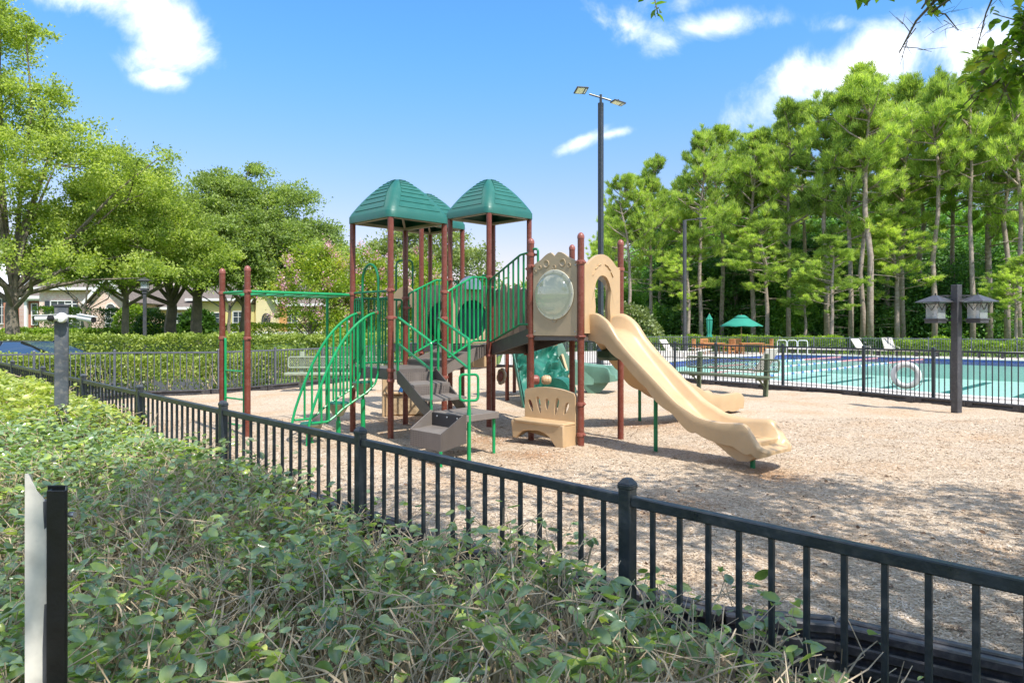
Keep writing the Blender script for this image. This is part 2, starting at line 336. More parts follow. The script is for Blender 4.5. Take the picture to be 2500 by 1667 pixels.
def chipmat(name, cols):
    return leafmat(name, cols, .9, .0, 3, .15)
M_chip = chipmat('loose wood chip', [(.17, .115, .075), (.40, .30, .21), (.53, .43, .33), (.66, .56, .46)])

# water
M_water = bpy.data.materials.new('pool water'); M_water.use_nodes = True; t = M_water.node_tree; t.nodes.clear()
fr = t.nodes.new('ShaderNodeFresnel'); fr.inputs[0].default_value = 1.33
gl = t.nodes.new('ShaderNodeBsdfGlossy'); gl.inputs['Roughness'].default_value = .03
trn = t.nodes.new('ShaderNodeBsdfTransparent'); trn.inputs['Color'].default_value = (.84, .955, .935, 1)
nz_ = t.nodes.new('ShaderNodeTexNoise'); nz_.inputs['Scale'].default_value = 3.5; nz_.inputs['Detail'].default_value = 3
tc_ = t.nodes.new('ShaderNodeTexCoord'); t.links.new(tc_.outputs['Object'], nz_.inputs['Vector'])
bp = t.nodes.new('ShaderNodeBump'); bp.inputs['Strength'].default_value = .35; bp.inputs['Distance'].default_value = .05; t.links.new(nz_.outputs[0], bp.inputs['Height'])
t.links.new(bp.outputs[0], gl.inputs['Normal'])
fm = t.nodes.new('ShaderNodeMath'); fm.operation = 'MULTIPLY'; fm.inputs[1].default_value = .45; t.links.new(fr.outputs[0], fm.inputs[0]); fm.use_clamp = True
mx = t.nodes.new('ShaderNodeMixShader'); t.links.new(fm.outputs[0], mx.inputs[0]); t.links.new(trn.outputs[0], mx.inputs[1]); t.links.new(gl.outputs[0], mx.inputs[2])
ou = t.nodes.new('ShaderNodeOutputMaterial'); t.links.new(mx.outputs[0], ou.inputs[0])

# ------------------------------------------------------------------ ground
RNG = np.random.default_rng(7)
def inpoly(X, Y, P):
    r = np.zeros(X.shape, bool); n = len(P)
    for i in range(n):
        x1, y1 = P[i]; x2, y2 = P[(i+1) % n]
        c = ((y1 > Y) != (y2 > Y)) & (X < (x2-x1)*(Y-y1)/((y2-y1) or 1e-9)+x1); r ^= c
    return r
DECK = [(-.6, 31.6), (1.6, 29.0), (3.4, 26.5), (4.5, 24.1), (6.25, 21.1), (8.9, 17.6), (9.7, 16.0), (10.7, 14.4), (12.0, 12.3), (14, 9), (46, 9), (46, 30), (29.3, 41.4), (13.4, 53.2), (6.6, 53.6), (-.6, 47)]
POOL = [(18.2, 46.6), (12.6, 42.0), (8.2, 36.5), (4.0, 31.8), (6.4, 26.8), (11.4, 18.1), (12.5, 16.9), (17, 13), (38, 26)]
def sstep(a, b, x): t = np.clip((x-a)/(b-a), 0, 1); return t*t*(3-2*t)
def gz(x, y):
    x = np.asarray(x, float); y = np.asarray(y, float)
    return -.17+sstep(24, 44, y)*(1-sstep(-9, 0, x))*1.0+.03*np.sin(x*.7)*np.cos(y*.6)
xs = np.concatenate([[-420, -250, -150, -90], np.arange(-60, 62, 1.0), [90, 150, 250, 420]])
ys = np.concatenate([[-420, -200, -100, -50, -25], np.arange(-12, 90, 1.0), [110, 150, 250, 420]])
GX, GY = np.meshgrid(xs, ys); GZ = gz(GX, GY)
cen = (18, 30); DIN = [(cen[0]+(x-cen[0])*.93, cen[1]+(y-cen[1])*.93) for x, y in DECK]
GZ[inpoly(GX, GY, DIN)] = -2.6
BORDER = [(11, 5.5), (8.8, 3.0), (6.5, 2.4), (4.2, 2.8), (2.35, 3.23), (1.69, 3.69), (1.15, 3.82), (-.2, 4.85), (-1.6, 6.25), (-3.0, 7.65), (-4.4, 9.1), (-5.8, 10.6), (-7.2, 12.2), (-8.4, 14.0), (-9.3, 15.8),
          (-8.9, 17.0), (-7.5, 17.55), (-6.55, 18.8), (-5.4, 21.1), (-4.3, 24.2), (-2.6, 27.2), (-.8, 29.6), (1.2, 28.2), (2.9, 25.9), (4.0, 23.5), (5.8, 20.6), (7.5, 18.3), (8.3, 17.2), (9.0, 15.7), (10.1, 13.95), (11.2, 12), (11.8, 9)]
n1, n2 = GX.shape
idx = np.arange(n1*n2).reshape(n1, n2)
F = np.stack([idx[:-1, :-1], idx[:-1, 1:], idx[1:, 1:], idx[1:, :-1]], -1).reshape(-1, 4)
V = np.stack([GX, GY, GZ], -1).reshape(-1, 3)
tag(link('ground', npmesh('ground', V, F, M_grass, True), None), kind='structure')
# soil bed under the hedge strip
s = MB(); s.plate([[(6, -4), (9, -2), (1.4, 3.6), (-11, 15.6), (-13.5, 15.2), (-13.5, 12), (-4, -4)]], (0, 0, -.13), (1, 0, 0), (0, 1, 0), .01); tag(s.build('planting_bed', M_dirt), kind='structure')
s = MB(); s.plate([[(-60, 19.2), (-9.6, 19.2), (-8, 21.3), (-8, 24.0), (-60, 24.0)]], (0, 0, -.10), (1, 0, 0), (0, 1, 0), .02); tag(s.build('parking_lot', M_asph), kind='structure')
# mulch
cs = .13; x_ = np.arange(-10, 12.5, cs); y_ = np.arange(2, 30.3, cs); MX, MY = np.meshgrid(x_, y_); ins = inpoly(MX, MY, BORDER)
def mz(x, y):
    return .022*np.sin(x*1.9+.7*y)*np.cos(y*1.3-.5*x)+.012*np.sin(x*4.1+1)*np.sin(y*3.7)-.05*np.exp(-((x-2.95)**2+(y-7.9)**2)/.35)-.05*np.exp(-((x+.4)**2+(y-11.2)**2)/1.2)
MZ = np.where(ins, mz(MX, MY)+RNG.normal(size=MX.shape)*.003, -.3)
n1, n2 = MX.shape; idx = np.arange(n1*n2).reshape(n1, n2)
anyin = ins[:-1, :-1] | ins[:-1, 1:] | ins[1:, 1:] | ins[1:, :-1]
F = np.stack([idx[:-1, :-1], idx[:-1, 1:], idx[1:, 1:], idx[1:, :-1]], -1)[anyin]
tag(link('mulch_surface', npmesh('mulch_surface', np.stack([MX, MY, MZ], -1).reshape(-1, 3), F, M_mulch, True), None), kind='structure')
# loose chips on the nearer mulch
nC = 150000; u = RNG.random(nC)**1.5; yy = 3.3+u*9.5; xx = (RNG.random(nC)*1.5-.62)*yy
k = inpoly(xx, yy, BORDER); xx = xx[k]; yy = yy[k]; n = len(xx)
a = RNG.random(n)*2*pi; l = (.006+.009*RNG.random(n))*(1+.22*(yy-3.3)/4); wd = l*(.22+.2*RNG.random(n)); tz = RNG.normal(size=n)*.22
d = np.stack([np.cos(a), np.sin(a), tz], -1); p = np.stack([-np.sin(a), np.cos(a), RNG.normal(size=n)*.25], -1)
c = np.stack([xx, yy, mz(xx, yy)+.004+.003*RNG.random(n)], -1)
V = np.stack([c-d*l[:, None]-p*wd[:, None], c+d*l[:, None]*.8-p*wd[:, None]*.7, c+d*l[:, None]+p*wd[:, None], c-d*l[:, None]*.9+p*wd[:, None]*.8], 1).reshape(-1, 3)
tag(link('wood_chips', npmesh('wood_chips', V, np.arange(4*n).reshape(n, 4), M_chip), None), 'loose pale wood chips strewn over the playground surface', 'wood chips', kind='stuff')

# pool
s = MB(); s.plate([DECK, POOL[::-1]], (0, 0, -.13), (1, 0, 0), (0, 1, 0), .06); tag(s.build('pool_deck', M_conc, smooth=False), kind='structure')
def offset(P, d):
    out = []; n = len(P); A = sum(P[i][0]*P[(i+1) % n][1]-P[(i+1) % n][0]*P[i][1] for i in range(n)); sg = 1 if A > 0 else -1
    for i in range(n):
        p0, p1, p2 = Vector(P[i-1]), Vector(P[i]), Vector(P[(i+1) % n]); a = (p1-p0).normalized(); b = (p2-p1).normalized()
        na = Vector((a.y, -a.x))*sg; nb = Vector((b.y, -b.x))*sg; m_ = (na+nb).normalized(); out.append(tuple(p1+m_*(d/max(.3, m_.dot(na)))))
    return out
s = MB(); s.plate([offset(POOL, .38), offset(POOL, -.03)[::-1]], (0, 0, -.085), (1, 0, 0), (0, 1, 0), .05); tag(s.build('pool_coping', M_cop, smooth=False), kind='structure')
s = MB(); s.loft([[(x, y, z) for x, y in POOL] for z in (-.115, -.42)], closed=True); tag(s.build('pool_tile_band', M_tile, smooth=False), kind='structure')
s = MB(); s.loft([[(x, y, z) for x, y in POOL] for z in (-.42, -1.25)], closed=True); s.plate([POOL], (0, 0, -1.24), (1, 0, 0), (0, 1, 0), .02); tag(s.build('pool_basin', M_plas, smooth=False), kind='structure')
s = MB(); s.plate([offset(POOL, -.005)], (0, 0, -.20), (1, 0, 0), (0, 1, 0), .0)
me = bpy.data.meshes.new('pool_water'); k = len(s.v)//2; me.from_pydata(s.v[:k], [], [f for f in s.f if len(f) == 3 and max(f) < k]); tag(link('pool_water', me, M_water), kind='structure')
s = MB()
for c_ in (-23.6, -20.0, -15.9, -12.0, -8.2, -4.4, -.6):
    # lane stripe x-y = c_, clipped inside the basin
    ts = [t0 for t0 in np.arange(6, 60, .25) if inpoly(np.array([t0]), np.array([t0-c_]), offset(POOL, -1.6))[0]]
    if ts: s.bar((ts[0], ts[0]-c_, -1.222), (ts[-1], ts[-1]-c_, -1.222), .42, .006)
s.build('lane_stripes', M_lane).__setitem__('kind', 'structure')
# step ledge standing in the water
s = MB(); s.cbox((17.4, 20.4, -.62), (3.2, 2.2, 1.18), rz=-pi/4, ch=.03); e = empty('pool_ledge', (17.4, 20.4, -1.2), 'white tiled ledge in the water in front of the two post lanterns', 'pool ledge')
s.build('ledge_block', M_cop, e); s = MB(); s.box((17.4, 20.4, -.2), (3.24, 2.24, .06), rz=-pi/4); s.build('tile_edge', M_tile, e)
for i, (c_, t0, t1, lab) in enumerate(((-17.05, 7.2, 23.9, 'lane rope with white and blue floats nearest the playground'), (-20.5, 8.0, 22.3, 'middle lane rope with white and blue floats'), (-23.6, 9.0, 21.0, 'farthest lane rope, just in front of the bulk of the pool furniture'))):
    e = empty('lane_rope', (t0, t0-c_, -.25), lab, 'lane rope', 'lane ropes across the pool')
    parts = {0: MB(), 1: MB(), 2: MB()}; t_0 = t0; j = 0
    while t_0 < t1:
        dd = .22; pinkish = t_0-t0 < 2.6 or t1-t_0 < 4.5
        kx = 2 if pinkish else (0 if j % 3 else 1)
        parts[kx].tube([(t_0, t_0-c_, -.18), (t_0+dd*.5, t_0+dd*.5-c_, -.175), (t_0+dd*.93, t_0+dd*.93-c_, -.18)], [.03, .048, .03], 6); t_0 += dd; j += 1
    for kx, mm_ in ((0, M_white), (1, mat('blue float', (.10, .22, .52), .5)), (2, mat('pink red float', (.60, .27, .28), .5))):
        parts[kx].build(('white_floats', 'blue_floats', 'red_floats')[kx], mm_, e, kind='stuff')

# ------------------------------------------------------------------ playground border
def resample(P, step):
    out = []
    for a, b in zip(P[:-1], P[1:]):
        n = max(1, round((Vector(b)-Vector(a)).length/step))
        for i in range(n): out.append(tuple(Vector(a).lerp(Vector(b), i/n)))
    return out+[P[-1]]
BP = resample(BORDER+[BORDER[0]], 1.25)
bd = empty('playground_border', (1.15, 3.82, 0), 'black plastic border timbers edging the wood mulch', 'border edging')
for a, b in zip(BP[:-1], BP[1:]):
    a = Vector(a); b = Vector(b); x = (b-a); l = x.length-.012; x.normalize(); y = Vector((x.y, -x.x)); c = (a+b)/2; rz = atan2(x.y, x.x); s = MB()   # y points to the mulch side
    s.box((c.x, c.y, -.07), (l, .05, .36), rz)
    o = c-y*.045
    for z_, h_ in ((.098, .05), (.01, .055), (-.085, .055), (-.18, .06)): s.cbox((o.x, o.y, z_), (l, .05, h_), rz, ch=.008)
    o = c+y*.045
    s.cbox((o.x, o.y, .10), (l, .05, .045), rz, ch=.008); s.cbox((o.x, o.y, .0), (l, .05, .085), rz, ch=.008)
    for q in (-1, 1):
        p = o+x*(l*.43*q); s.box((p.x, p.y, .06), (l*.13, .046, .06), rz)
    p = a+y*.075; s.tube([(p.x, p.y, -.1), (p.x, p.y, .11)], .012, 6)
    s.build('border_timber', M_border, bd)
# ------------------------------------------------------------------ fences
def post_mesh(sz, h):
    s = MB(); s.cbox((0, 0, h/2-.1), (sz, sz, h+.2), ch=.003); s.build_me = None
    s.cbox((0, 0, h+.004), (sz*1.13, sz*1.13, .020), ch=.004); z = h+.015; a = sz*.53
    s.add([(-a, -a, z), (a, -a, z), (a, a, z), (-a, a, z), (-a*.45, -a*.45, z+.02), (a*.45, -a*.45, z+.02), (a*.45, a*.45, z+.02), (-a*.45, a*.45, z+.02)], [(0, 1, 5, 4), (1, 2, 6, 5), (2, 3, 7, 6), (3, 0, 4, 7), (4, 5, 6, 7)])
    return s
def mesh_of(s, name, m, smooth=True):
    me = bpy.data.meshes.new(name); me.from_pydata(s.v, [], s.f)
    if smooth: me.polygons.foreach_set('use_smooth', [True]*len(me.polygons)); me.set_sharp_from_angle(angle=radians(35))
    me.materials.append(m); me.update(); return me
def fence(P, label, top, m, panel=1.83, npk=15, pk=.018, psz=.053, rail=(.036, .041), singles=True, zb=-.09, group=None, name='picket_fence', bottom=True):
    """P: corner points; top: z of the rail top as a function of (x, y)"""
    e = empty(name, (P[0][0], P[0][1], zb), label, 'fence', group)
    pts = []
    for a, b in zip(P[:-1], P[1:]):
        n = max(1, round((Vector(b)-Vector(a)).length/panel)); pts += [Vector(a).lerp(Vector(b), i/n) for i in range(n)]
    pts.append(Vector(P[-1]))
    pm = mesh_of(post_mesh(psz, 1.06), 'post', m); km = None; allp = MB(); off = worldloc(e)
    for i, p in enumerate(pts):
        zt = top(p.x, p.y); q = pts[min(i+1, len(pts)-1)]-pts[max(i-1, 0)]
        o = link('post', pm, None, e, Vector((p.x, p.y, zt-1.03))-off); o.rotation_euler.z = atan2(q.y, q.x)
    s = MB(); s.cbox((0, 0, 0), (pk, pk, 1.0), ch=.002); km = mesh_of(s, 'picket', m)
    for a, b in zip(pts[:-1], pts[1:]):
        za, zb_ = top(a.x, a.y), top(b.x, b.y); x = (b-a).normalized(); g = psz/2
        a2 = a+x*g; b2 = b-x*g
        s = MB(); s.bar((a2.x, a2.y, za-rail[1]/2), (b2.x, b2.y, zb_-rail[1]/2), rail[0], rail[1], ch=.004); s.build('rail', m, e)
        if bottom:
            s = MB(); s.bar((a2.x, a2.y, zb+.12), (b2.x, b2.y, zb+.12), rail[0]*.9, rail[1]*.8); s.build('rail', m, e)
        rz = atan2(x.y, x.x)
        for j in range(npk):
            t = (j+1)/(npk+1); p = a.lerp(b, t); zt = za+(zb_-za)*t-rail[1]*.9; h = zt-zb
            if singles:
                o = link('picket', km, None, e, Vector((p.x, p.y, zt-h/2))-off); o.rotation_euler.z = rz; o.scale.z = h
            else: allp.box((p.x, p.y, zt-h/2), (pk, pk, h), rz)
    if not singles: allp.build('pickets', m, e, kind='stuff', smooth=False)
    return e
NF = [(1.77+1.32, 1.45-1.30), (-.87*13.3+.45-.0, 2.75+.857*13.3)]
def nf(k): return (.45-1.32*k, 2.75+1.30*k)
NFP = [nf(-2), nf(-1), nf(0), nf(1), nf(2), nf(3), nf(4), nf(5), nf(6), nf(7), nf(8), nf(9), nf(9.8)]
fence(NFP, 'black picket fence in front of the leafy hedge, nearest the viewer', lambda x, y: 1.0+.017*((y-2.75)/1.3), M_fence, panel=1.853)
fence([nf(9.8), (-9.8, 17.4), (-7.4, 17.8), (-5.7, 21.2), (-4.6, 24.4), (-2.8, 27.6), (-.9, 30.1)], 'black picket fence, sunlit to grey, behind the left side of the playground', lambda x, y: 1.05, M_fencelit, pk=.02)
fence([(-.9, 30.3), (1.4, 28.7), (3.2, 26.3), (4.3, 23.9), (6.05, 20.95), (8.7, 17.45), (9.5, 15.9), (10.5, 14.25), (11.7, 12.1), (12.6, 10)], 'dark picket fence between the playground and the pool', lambda x, y: 1.15, M_fence, pk=.019, panel=1.9, psz=.064)
fence([(-.9, 30.3), (-1.5, 37), (-.5, 47.5), (6.8, 52.9), (13, 52.2), (29, 40.5), (42, 31.5)], 'long black picket fence, sunlit to grey, on the far side of the pool', lambda x, y: 1.0, M_fencelit, pk=.024, panel=2.3, singles=False, psz=.07, rail=(.04, .05), bottom=False)
# ------------------------------------------------------------------ play structure
PS = empty('play_structure', (-.4, 11.2, 0), 'brown, green and tan playground climber with green roofs and slides', 'play structure')
V3 = Vector
def xy(p, z): return V3((p[0], p[1], z))
def ppost(p, top, cap=True, m=M_brown, r=.046, name='post'):
    s = MB(); s.tube([xy(p, -.15), xy(p, top-.02)], r, 16); o = s.build(name, m, PS)
    if cap:
        s = MB(); s.lathe([(r+.004, -.03), (r+.004, 0), (r*.98, .018), (r*.7, .04), (r*.3, .052), (.002, .055)], xy(p, top-.02), 16); s.build('post_cap', M_clamp, o)
    return o
def clamp(p, z, d=None, r=.046, par=None):
    s = MB(); s.lathe([(r, -.026), (r+.011, -.024), (r+.014, 0), (r+.011, .024), (r, .026)], xy(p, z), 14)
    if d is not None:
        d = V3((d[0], d[1], 0)).normalized(); c = xy(p, z)+d*(r+.012); s.tube([c-d*.02, c+d*.04], .017, 8)
        q = d.cross(V3((0, 0, 1))); c2 = xy(p, z)-d*(r+.016); s.tube([c2-q*.028, c2+q*.028], .010, 6); s.tube([c+d*.02-q*.02, c+d*.02+q*.02], .012, 6)
    return s.build('clamp', M_clamp, par or PS)
A, B, C_, D_ = (-2.54, 11.25), (-1.81, 10.52), (-1.08, 11.25), (-1.81, 11.98)
L2, F2, R2, B2 = (-1.127, 12.85), (-.395, 12.12), (.313, 12.85), (-.363, 13.58)
L4, F4, R4, B4 = (-2.46, 14.2), (-1.73, 13.47), (-1.0, 14.2), (-1.73, 14.93)
PL, PF, PR, PB = (.28, 10.36), (.95, 9.73), (1.62, 10.52), (.95, 11.15)
P1, P2 = (-4.60, 11.2), (-4.02, 10.72)
for p in (A, B, C_, D_): ppost(p, 3.36, False)
for p in (L2, F2, R2, B2): ppost(p, 3.68, False)
for p in (L4, F4, R4, B4): ppost(p, 3.68, False)
for p in (PL, PF, PR, PB): ppost(p, 2.93)
for p in (P1, P2): ppost(p, 2.56)
X3 = (-.11, 15.9); X4 = (.06, 18.0); X5 = (.95, 16.9); X6 = (-.55, 17.0)
for p in (X3, X4, X5, X6): ppost(p, 2.3)

# roofs
def roof(c, ze, hz, hd):
    """c centre, ze eave underside, hz rise to the apex, hd half diagonal; corners lie on the axes"""
    cx, cy = c; prof = []
    n = 20
    for i in range(n+1):
        t = i/n; prof.append((hd*(1-t)**.0*cos(t*pi/2)**.86 if t < 1 else 0, t))
    def rad(t): return hd*(1-.06*t)*max(0, 1-t**1.0)**1.0
    # dome-like profile: radius as a function of height
    H = lambda u: (ze+.11)+(hz-.11)*(1-(u**1.75))     # u: 1 at the eave, 0 at the apex
    e = MB()
    # smooth shell with rounded corners
    def ring(u, z, inset=0.0, cr=.10):
        pts = []; hdv = hd*u-inset
        for k in range(4):
            a = k*pi/2; c0 = V3((cos(a), sin(a))); t1 = V3((cos(a+pi/4*3), sin(a+pi/4*3))); t0 = V3((cos(a-pi/4*3), sin(a-pi/4*3))); q = min(.13, hdv*.45)
            P0 = c0*hdv+t0*q; P2_ = c0*hdv+t1*q
            for tt in (0, .33, .67, 1):
                p = P0*(1-tt)**2+c0*hdv*2*tt*(1-tt)+P2_*tt*tt; pts.append((cx+p.x, cy+p.y, z))
        return pts
    rows = [ring(1, ze, .045), ring(1, ze, .0), ring(1.0, ze+.10), ring(.985, ze+.115)]
    us = list(np.linspace(.96, .0, 26))
    rows += [ring(max(u, .0), H(u)) for u in us[:-1]]
    e.loft(rows, closed=True); top = rows[-1]; k = len(e.v)-16; e.f.append(tuple(range(k, k+16)))
    sh = e.build('roof_shell', M_roof, PS, ang=50)
    # lapped boards on each face
    for k in range(4):
        a = k*pi/2; c0 = V3((cos(a), sin(a), 0)); c1 = V3((cos(a+pi/2), sin(a+pi/2), 0))
        edges = [.955, .85, .75, .655, .56, .47, .38, .29, .20, .12]
        for u0, u1 in zip(edges[:-1], edges[1:]):
            def P(u, lift, f):
                h = hd*u; q = min(.16, h*.3)/1.414; f0 = .5+(f-.5)*max(.05, (1-2*q/h*1.0))
                p = (c0*(1-f0)+c1*f0)*h; nrm = (c0+c1).normalized(); p = p+nrm*lift*.6
                return V3((cx+p.x, cy+p.y, H(u)+lift))
            s = MB(); fs = [0, .25, .5, .75, 1]
            uu = u0-.012; um = (u0+u1)/2
            s.loft([[P(uu, -.003, f) for f in fs], [P(uu, .008, f) for f in fs], [P(um, .0075, f) for f in fs], [P(u1, .002, f) for f in fs]])
            s.build('roof_board', M_roof, sh, ang=30)
    # underside frame
    s = MB(); r_ = hd*.86
    cr = [(cx+cos(a)*r_, cy+sin(a)*r_, ze+.015) for a in (0, pi/2, pi, 3*pi/2)]
    for i in range(4): s.bar(cr[i], cr[(i+1) % 4], .05, .045)
    for p in cr: s.bar(p, (cx, cy, ze+hz*.55), .035, .035)
    s.build('roof_frame', mat('roof frame beige', (.34, .30, .24), .5) if 'roof frame beige' not in bpy.data.materials else bpy.data.materials['roof frame beige'], sh)
    return sh
roof((-1.81, 11.25), 3.30, .71, .83); roof((-.41, 12.85), 3.62, .73, .83); roof((-1.73, 14.2), 3.62, .73, .83)

# decks
def deck(ps, z, th=.15):
    c = sum((V3((*p, 0)) for p in ps), V3())/4
    q = [tuple(c.xy+(V3(p)-c.xy)*.985) for p in ps]
    s = MB(); s.plate([q], (0, 0, z-th/2), (1, 0, 0), (0, 1, 0), th); o = s.build('deck', M_deck, PS)
    q2 = [tuple(c.xy+(V3(p)-c.xy)*.94) for p in ps]; s = MB(); s.plate([q2], (0, 0, z+.002), (1, 0, 0), (0, 1, 0), .008); s.build('deck_plate', M_perf, o)
    return o
deck([A, B, C_, D_], 1.02); deck([L2, F2, R2, B2], 1.333); deck([L4, F4, R4, B4], 1.333); deck([PL, PF, PR, PB], 1.60, .13); deck([X3, X5, X4, X6], 1.2)
for ps, z in (((A, B, C_, D_), .86), ((L2, F2, R2, B2), 1.17), ((PL, PF, PR, PB), 1.53), ((L4, F4, R4, B4), 1.17)):
    c = sum((V3(p) for p in ps), V3((0, 0)))/4
    for p in ps: clamp(p, z, c-V3(p))

# link between deck 2 and deck 4
s = MB(); m1 = [L2, B2, R4, F4]; s.plate([[L2, B2, R4, F4]], (0, 0, 1.26), (1, 0, 0), (0, 1, 0), .12); s.build('bridge_deck', M_deck, PS)

def steps(a0, a1, b0, b1, z0, z1, n, name='steps', plate_h=.17, perf=True, rise_drop=0):
    """stair flight from edge a0-a1 at z0 to edge b0-b1 at z1"""
    root = None; a0, a1, b0, b1 = map(V3, (a0, a1, b0, b1))
    for q0, q1 in ((a0, b0), (a1, b1)):
        d = (q1-q0); out = V3((d.y, -d.x)).normalized()
        lo, hi = (z0, z1)
        s = MB(); o = xy(q0, 0); u = V3((d.x, d.y, 0))
        pts = [(0, z0-.15), (1, z1-.15), (1, z1+.03), (.88, z1+.03), (0.0, z0+.05)] if z1 > z0 else [(0, z0-.15), (1, z1-.18), (1, z1+.0), (.93, z1+.05), (0.06, z0+.02), (0, z0+.02)]
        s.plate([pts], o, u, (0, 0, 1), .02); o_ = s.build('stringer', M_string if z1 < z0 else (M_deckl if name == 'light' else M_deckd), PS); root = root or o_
    for i in range(n):
        t0 = i/n; t1 = (i+1)/n; z = z0+(z1-z0)*((i+1)/(n+1)) if n else z0
        z = z0+(z1-z0)*(i+1)/(n+1)
        p = [a0.lerp(b0, t0), a1.lerp(b1, t0), a1.lerp(b1, t1), a0.lerp(b0, t1)]
        s = MB(); s.plate([[tuple(q) for q in p]], (0, 0, z-.015), (1, 0, 0), (0, 1, 0), .03); s.build('tread', M_deckl, root)
        ta = t0 if z1 < z0 else t0
        za, zb = (z+(z0-z1)/(n+1), z) if z1 < z0 else (z-(z1-z0)/(n+1), z)
        q0 = a0.lerp(b0, t0+.01); q1 = a1.lerp(b1, t0+.01); d = q1-q0
        s = MB(); lo, hi = min(za, zb), max(za, zb); s.plate([[(0, lo), (1, lo), (1, hi-.02), (0, hi-.02)]], xy(q0, 0), V3((d.x, d.y, 0)), (0, 0, 1), .012); s.build('riser', M_perf, root)
    return root
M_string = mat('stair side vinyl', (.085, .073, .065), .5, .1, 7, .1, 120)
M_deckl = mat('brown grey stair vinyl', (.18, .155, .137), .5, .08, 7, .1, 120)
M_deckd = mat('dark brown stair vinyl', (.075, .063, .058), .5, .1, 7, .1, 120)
# flight deck1 -> deck2 and deck2 -> tower
def mixp(p, q, t): return (p[0]+(q[0]-p[0])*t, p[1]+(q[1]-p[1])*t)
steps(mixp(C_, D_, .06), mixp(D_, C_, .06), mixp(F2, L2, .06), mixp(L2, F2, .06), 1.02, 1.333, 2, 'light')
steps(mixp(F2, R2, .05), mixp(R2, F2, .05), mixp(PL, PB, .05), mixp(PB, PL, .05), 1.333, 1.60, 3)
# lower flight to landing
LL, LF, LR, LB = (-1.05, 9.32), (-.576, 8.85), (-.17, 9.28), (-.63, 9.79)
steps((-1.69, 10.40), (-1.20, 10.94), LL, LB, 1.0, .545, 2)
# landing, box step
s = MB(); s.plate([[LL, LF, LR, LB]], (0, 0, .505), (1, 0, 0), (0, 1, 0), .085); ld = s.build('landing', M_deckl, PS, bevel=.006)
s = MB(); q = [mixp(LL, LB, .1), mixp(LF, LR, .1)]
K0, K1 = (-1.28, 8.90), (-.845, 8.45)
d = V3(K1)-V3(K0); s = MB(); s.plate([[K0, K1, LF, LL]], (0, 0, .36), (1, 0, 0), (0, 1, 0), .02); bs = s.build('box_step', M_deckl, PS)
s = MB(); s.plate([[(0, .165), (1, .165), (1, .372), (0, .372)]], xy(K0, 0), (d.x, d.y, 0), (0, 0, 1), .014); s.build('riser', M_perf, bs)
for k0, k1 in ((K0, LL), (K1, LF)):
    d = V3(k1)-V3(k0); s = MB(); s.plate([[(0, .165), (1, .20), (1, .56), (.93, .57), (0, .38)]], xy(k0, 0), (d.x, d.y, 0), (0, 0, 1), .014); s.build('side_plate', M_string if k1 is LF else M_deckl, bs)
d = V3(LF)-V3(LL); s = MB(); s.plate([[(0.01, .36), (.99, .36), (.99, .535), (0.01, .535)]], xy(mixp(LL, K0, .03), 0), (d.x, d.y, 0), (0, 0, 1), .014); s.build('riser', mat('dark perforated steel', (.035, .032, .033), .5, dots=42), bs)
s = MB()
for t in (.2, .5, .8):
    p = xy(mixp(LL, LF, t), .5)+V3((-.022, -.022, 0)); s.lathe([(.013, 0), (.012, .006), (.004, .01)], p, 8, (-.7, -.7, 0))
s.build('bolts', M_steel, bs)
for p, zt in (((-.845, 8.36), .18), ((-.24, 9.31), .47)):
    s = MB(); s.tube([xy(p, -.1), xy(p, zt)], .021, 10); s.build('support_leg', M_green, PS)

def pipe(pts, r=.019, m=M_green, name='handrail', par=None, n=10):
    s = MB(); s.tube(pts, r, n); return s.build(name, m, par or PS)
def bend(pts, rad=.07, k=5):
    """rounds the corners of a polyline"""
    pts = [V3(p) for p in pts]; out = [pts[0]]
    for a, b, c in zip(pts[:-2], pts[1:-1], pts[2:]):
        r = min(rad, (a-b).length*.45, (c-b).length*.45); p0 = b+(a-b).normalized()*r; p1 = b+(c-b).normalized()*r
        out += [p0*(1-t)**2+b*2*t*(1-t)+p1*t*t for t in (i/k for i in range(k+1))]
    return out+[pts[-1]]
# stair handrails
S1 = (-1.07, 9.36); S2 = (-.543, 8.91); a0 = (-1.685, 10.40); a1 = (-1.16, 11.08)
h1 = pipe(bend([xy(a0, .96), xy(a0, 1.807), xy(S1, 1.46), xy(S1, .53)]), name='handrail'); pipe([xy(a0, 1.42), xy(S1, 1.09)], .017, par=h1, name='mid_rail')
h2 = pipe(bend([xy(a1, .96), xy(a1, 1.805), xy(S2, 1.50), xy(S2, -.1)]), .02, name='handrail'); pipe([xy(a1, 1.40), xy(S2, 1.13)], .017, par=h2, name='mid_rail')
s = MB(); s.tube([xy(S2, -.1), xy(S2, .62)], .026, 12); s.build('sleeve', M_green, h2)
c = xy(S2, .895)+V3((0, -.0, 0)); hx, hz_ = .115, .165; dx = V3((1, .12, 0)).normalized()
lp = [c+dx*x+V3((0, 0, z)) for x, z in ((0, hz_), (hx, hz_), (hx, -hz_), (-hx, -hz_), (-hx, hz_), (0, hz_))]
pipe(bend(lp, .055), .017, par=h2, name='grab_loop')
clamp(B, 1.80, (.6, -.2)); clamp(C_, 1.80, (-.3, -.9)); clamp(B, 2.21, (-.7, .7)); clamp(C_, 2.22, (.6, .8))

